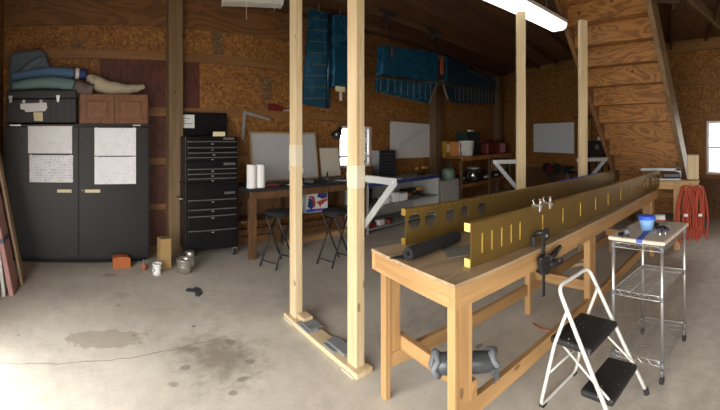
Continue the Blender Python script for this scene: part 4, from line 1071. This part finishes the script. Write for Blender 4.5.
# ------------------------------------------------------------------ step stool
FR, FL = Vector((2.33,.12,0)), Vector((1.935,.243,0)); ex = (FR-FL).normalized(); ey = Vector((-ex.y,ex.x,0))
t = thing('step_stool', 'white folding two-step stool with black treads in front of the work table', 'step stool', FL, atan2(ex.y,ex.x))
w, D = .414, .51                                              # local x across the steps, y towards the back
def bend(pts, r, n=5):
    out = [Vector(pts[0])]
    for i in range(1, len(pts)-1):
        p = Vector(pts[i]); a = (Vector(pts[i-1])-p).normalized()*r; c = (Vector(pts[i+1])-p).normalized()*r
        for k_ in range(n+1):
            f = k_/n; out.append((p+a)*(1-f)**2+p*2*f*(1-f)+(p+c)*f*f)
    return out+[Vector(pts[-1])]
hx = .025
MB().tube(bend([(0,0,.015),(hx,.40,.74),(w-hx,.40,.745),(w,0,.015)], .06), .0125, 10).build('front_frame', 'white_paint', t, smooth=True)
MB().tube(bend([(.022,.33,.625),(.018,.42,.40),(.0,D,.0125),(w,D,.0125),(w-.018,.42,.40),(w-.022,.33,.625)], .05), .011, 10).build('rear_frame', 'white_paint', t, smooth=True)
MB().tube([(.012,.46,.22),(w-.012,.46,.22)], .008, 8).build('rear_brace', 'white_paint', t, smooth=True)
def tread(y0, y1, z):
    p = MB().box(.020,w-.030,y0,y1,z-.042,z).build('tread', 'tread', t, .016, seg=3)
    b = MB()
    for k_ in range(7): b.box(.05,w-.05,y0+.02+k_*(y1-y0-.04)/7,y0+.03+k_*(y1-y0-.04)/7,z+.0003,z+.003)
    b.build('grip_ribs', 'tread', p)
tread(.18,.455,.44); tread(.045,.25,.20)
for x in (.030,w-.030):
    MB().tube([(x,.06,.185),(x,.40,.43)], .007, 8).build('side_link', 'white_paint', t, smooth=True)
    MB().cyl((x-.012,.335,.625), (x+.012,.335,.625), .009, seg=10).build('rivet', 'zinc', t)
for x in (0,w): MB().cyl((x,-.004,0), (x,.003,.035), .017, seg=12).build('rubber_foot', 'rubber', t)
for x in (.03,w-.03): MB().box(x-.02,x+.02,D-.015,D+.015,.0,.012).build('rubber_foot', 'rubber', t)

# ------------------------------------------------------------------ wire cart
ca = Vector((2.430,.022,0)); crz = atan2(-.174,.515)
t = thing('wire_cart', 'chrome wire shelf cart on casters beside the work table', 'cart', ca, crz)
cw, cd = .54, .355                                            # ca is the near-left corner
for x in (0,cw):
    for y in (0,cd):
        p = MB().cyl((x,y,.085), (x,y,.905), .0125, seg=14).build('post', 'chrome', t, smooth=True)
        c = MB().box(x-.014,x+.014,y-.011,y+.011,.050,.084).build('caster', 'strip_metal', t, .003)
        MB().cyl((x-.002,y-.011,.027), (x-.002,y+.011,.027), .027, seg=18).build('wheel', 'rubber', c, .004, True)
        for z in (.125,.55,.875): MB().cyl((x,y,z-.016), (x,y,z+.016), .0165, .015, seg=14).build('collar', 'strap_grey', p)
for z in (.125,.55,.875):
    b = MB(); r1 = .004
    for zz in (z-.016, z+.016):
        b.tube([(0,0,zz),(cw,0,zz),(cw,cd,zz),(0,cd,zz)], r1, 6, closed=True)
    for (p0, p1, n) in (((0,0),(cw,0),14), ((cw,0),(cw,cd),10), ((cw,cd),(0,cd),14), ((0,cd),(0,0),10)):
        pts = [(p0[0]+(p1[0]-p0[0])*k_/n, p0[1]+(p1[1]-p0[1])*k_/n, z+(.016 if k_ % 2 else -.016)) for k_ in range(n+1)]
        b.tube(pts, .0028, 5)
    for k_ in range(1,20): b.tube([(cw*k_/20,.0,z+.018),(cw*k_/20,cd,z+.018)], .0022, 5)
    for y in (cd*.33, cd*.66): b.tube([(0,y,z+.012),(cw,y,z+.012)], .0035, 6)
    b.build('wire_shelf', 'chrome', t)
CZ = .9062
def CW(x, y, z=CZ): return Vector((ca.x+cos(crz)*x-sin(crz)*y, ca.y+sin(crz)*x+cos(crz)*y, z))
t = thing('padded_board', 'beige cloth-covered board lying on top of the wire cart', 'board', CW(cw/2,cd/2), crz)
MB().box(-cw/2-.03,cw/2+.03,-cd/2-.03,cd/2+.03,0,.028).build('board', 'cart_cloth', t, .012, seg=3)
BZ = CZ+.0285
t = thing('lidded_tub', 'small blue tub with bright blue lid on the wire cart', 'tub', CW(.24,.20,BZ))
MB().lathe([(.045,0),(.057,.072),(.058,.080)], seg=26).build('tub', 'tub_blue', t, smooth=True)
MB().lathe([(.059,.0805),(.064,.082),(.064,.102),(.056,.108),(0,.109)], seg=26).build('lid', 'blue_lid', t, smooth=True)
t = thing('blue_strap', 'dark blue strap lying across the board on the wire cart', 'strap', CW(.12,.17,BZ), crz+.15)
MB().box(-.15,.15,-.02,.02,0,.004).build('webbing', 'blue_tape', t)
MB().box(-.156,-.1505,-.02,.02,-.02,.004).build('end_fold', 'blue_tape', t)
def pliers(loc, rz, label, mat):
    t = thing('pliers', label, 'pliers', loc, rz, 'hand tools on the wire cart')
    for s_ in (-1,1): MB().tube([(-.11,.022*s_,.011),(-.05,.020*s_,.011),(0,.004*s_,.011)], [.008,.010,.007], 8).build('handle', mat, t, smooth=True)
    MB().prism([(-.012,-.012),(.012,-.014),(.06,-.004),(.06,.004),(.012,.014),(-.012,.012)], .003, .019, lambda u,v,d: (u,v,d)).build('jaws', 'zinc', t, .002)
    return t
p0 = pliers(CW(.20,.045,BZ), crz-2.8, 'pliers with dark blue handles at the front edge of the wire cart', 'blue_edge')
pliers(CW(.36,.09,BZ), crz-.2, 'pliers with black handles to the right of the blue tub', 'black_plastic')
pliers(CW(.05,.33,BZ), crz+.8, 'pliers with black handles at the back left of the wire cart', 'iron')
t = thing('air_drill', 'dark metal drill lying behind the blue tub on the wire cart', 'drill', CW(.40,.26,BZ), crz+.1)
MB().tube([(-.10,0,.032),(.04,0,.032),(.07,0,.03)], [.028,.028,.016], 12).build('body', 'iron', t, smooth=True)
MB().tube([(.07,0,.03),(.12,0,.028)], [.014,.007], 10).build('chuck', 'zinc', t, smooth=True)
MB().bar((-.07,-.01,.03), (-.10,-.11,.022), .035, .03).build('grip', 'black_plastic', t, .006)
t = thing('tape_measure', 'small pale tape measure at the left edge of the wire cart', 'tape measure', CW(.03,.27,BZ), .4)
MB().box(-.03,.03,-.018,.018,0,.05).build('case', 'strap_grey', t, .01); MB().box(.0301,.045,-.010,.010,.004,.012).build('blade', 'label_yellow', t)
for i, (x, y, lb) in enumerate(((.13,.06,'small steel bolt on the wire cart nearest the blue strap'), (.155,.10,'small steel bolt on the wire cart nearest the blue tub'))):
    t = thing('bolt', lb, 'bolt', CW(x,y,BZ), i, 'loose bolts on the wire cart')
    MB().cyl((0,0,.008), (.04,0,.008), .005, seg=10).build('shank', 'zinc', t); MB().cyl((-.008,0,.0085), (0,0,.0085), .0085, seg=6).build('head', 'zinc', t)

# ------------------------------------------------------------------ beyond the far end of the table
t = thing('side_table', 'small rough lumber table standing beyond the far end of the work table', 'table', (5.47,-.08,0))
MB().box(-.13,.13,-.42,.42,.975,1.0).build('top', 'offcut', t, .003)
for x in (-.09,.09):
    for y in (-.085,.36): MB().box(x-.035,x+.035,y-.045,y+.045,0,.9745).build('leg', 'bench_z', t, .003)
MB().box(-.12,-.10,-.40,.40,.88,.9745).build('apron', 'bench_y', t); MB().box(-.10,-.07,-.12,.30,.30,.38).build('stretcher', 'bench_y', t)
t = thing('metal_tray', 'pale aluminium case standing open on the small table beyond the spars', 'case', (5.47,.05,1.001))
MB().box(-.10,.10,-.27,.30,0,.03).build('tray', 'alu', t, .005)
l = MB().obox((.07,.015,.145), (.02,.60,.045)).box(.06,.08,-.285,-.20,.03,.165).build('frame', 'alu', t, .005)
MB().box(-.07,.05,-.26,-.02,.031,.105).build('black_case', 'black_plastic', t, .015)
t = thing('wood_crate', 'pale light-catching wooden box on the right end of the small table', 'box', (5.53,-.41,1.001))
MB().box(-.05,.07,-.085,.085,0,.36).build('box', 'stud_z', t, .004); MB().box(-.06,.08,-.095,.095,.3605,.375).build('top_board', 'old_x', t, .003)
t = thing('blue_masking_tape', 'roll of blue masking tape on the far end of the work table', 'tape', TW(3.60,.45)+Vector((0,0,.0)))
MB().lathe([(.045,0),(.07,0),(.07,.04),(.045,.04),(.045,0)], seg=24).build('roll', 'blue_tape', t)
t = thing('red_white_box', 'small red and white box under the small table', 'box', (5.28,-.02,.42))
t.location = (5.385,.10,.3805)
MB().box(-.04,.06,-.10,.14,0,.12).build('box', 'label_white', t, .003); MB().box(-.0415,-.0402,-.10,.14,.02,.06).build('red_band', 'cord_red', t)
def cordcoil(loc, label, seed, n, wid):
    t = thing('extension_cord', label, 'cord', loc, 0, 'orange-red cords hung on the small table')
    rnd = random.Random(seed); b = MB()
    for i in range(n):
        cy = rnd.uniform(-wid,wid); x = rnd.uniform(-.035,.02); L_ = rnd.uniform(.66,.80); spread = rnd.uniform(.03,.10); sk = rnd.uniform(-.05,.05)
        pts = []
        for k_ in range(22):
            a = 2*pi*k_/22; zz = -L_/2+L_/2*cos(a)
            wd_ = spread*(.8+.5*(-zz/L_))
            pts.append((x+rnd.uniform(-.006,.006), cy*(.85+.3*(-zz/L_))+sk*(-zz/L_)+wd_*sin(a), zz+.005*sin(5*a)))
        b.tube(pts, .0105, 6, closed=True)
    b.build('cord_loops', 'cord_red', t, smooth=True)
    MB().cyl((-.05,0,-.005), (.115,0,-.005), .012, seg=10).build('hanging_peg', 'bench_x', t)
    MB().box(-.065,-.035,-.03,.03,-.42,-.38).build('plug', 'label_white', t, .006)
cordcoil((5.265,-.29,.93), 'left coil of orange-red extension cord hanging on the small table', 51, 8, .075)
cordcoil((5.255,-.49,.93), 'right coil of orange-red extension cord hanging on the small table', 52, 9, .10)

# ------------------------------------------------------------------ light and camera
w = bpy.data.worlds.new('sky'); SC.world = w; w.use_nodes = True
bg = w.node_tree.nodes['Background']; bg.inputs[0].default_value = (1,.975,.93,1); bg.inputs[1].default_value = SKY
def portal(x, y, z, sx, sz, rot):
    l = bpy.data.lights.new('doorway_daylight', 'AREA'); l.shape = 'RECTANGLE'; l.size = sx; l.size_y = sz; l.cycles.is_portal = True
    o = bpy.data.objects.new('doorway_daylight', l); COL.objects.link(o); o.location = (x,y,z); o.rotation_euler = rot
portal(-1.18,.45,1.15,4.7,2.3,(pi/2,0,-pi/2))
portal(-.3,-2.88,1.15,1.0,2.3,(pi/2,0,0))
portal(4.705,5.26,1.455,.75,.77,(pi/2,0,pi))
pw = rw(-.25,-.06,1.425); portal(pw.x,pw.y,pw.z,1.34,1.08,(pi/2,0,RA))
F_, X0, YH = 372., 81., 139.
c = bpy.data.cameras.new('camera'); o = bpy.data.objects.new('camera', c); COL.objects.link(o)
c.type = 'PANO'; c.panorama_type = 'CENTRAL_CYLINDRICAL'
c.central_cylindrical_range_u_min = -360/F_; c.central_cylindrical_range_u_max = 360/F_
c.central_cylindrical_range_v_min = -(410-YH)/F_; c.central_cylindrical_range_v_max = YH/F_
c.central_cylindrical_radius = 1
o.location = (0,0,1.6); o.rotation_euler = (pi/2,0,-(360-X0)/F_)
SC.camera = o
SC.view_settings.view_transform = 'Standard'; SC.view_settings.look = 'None'; SC.view_settings.gamma = 1
SC.view_settings.use_curve_mapping = False; SC.view_settings.exposure = EXPO
SC.cycles.use_denoising = True; SC.cycles.max_bounces = 8; SC.cycles.diffuse_bounces = 5; SC.cycles.transparent_max_bounces = 12
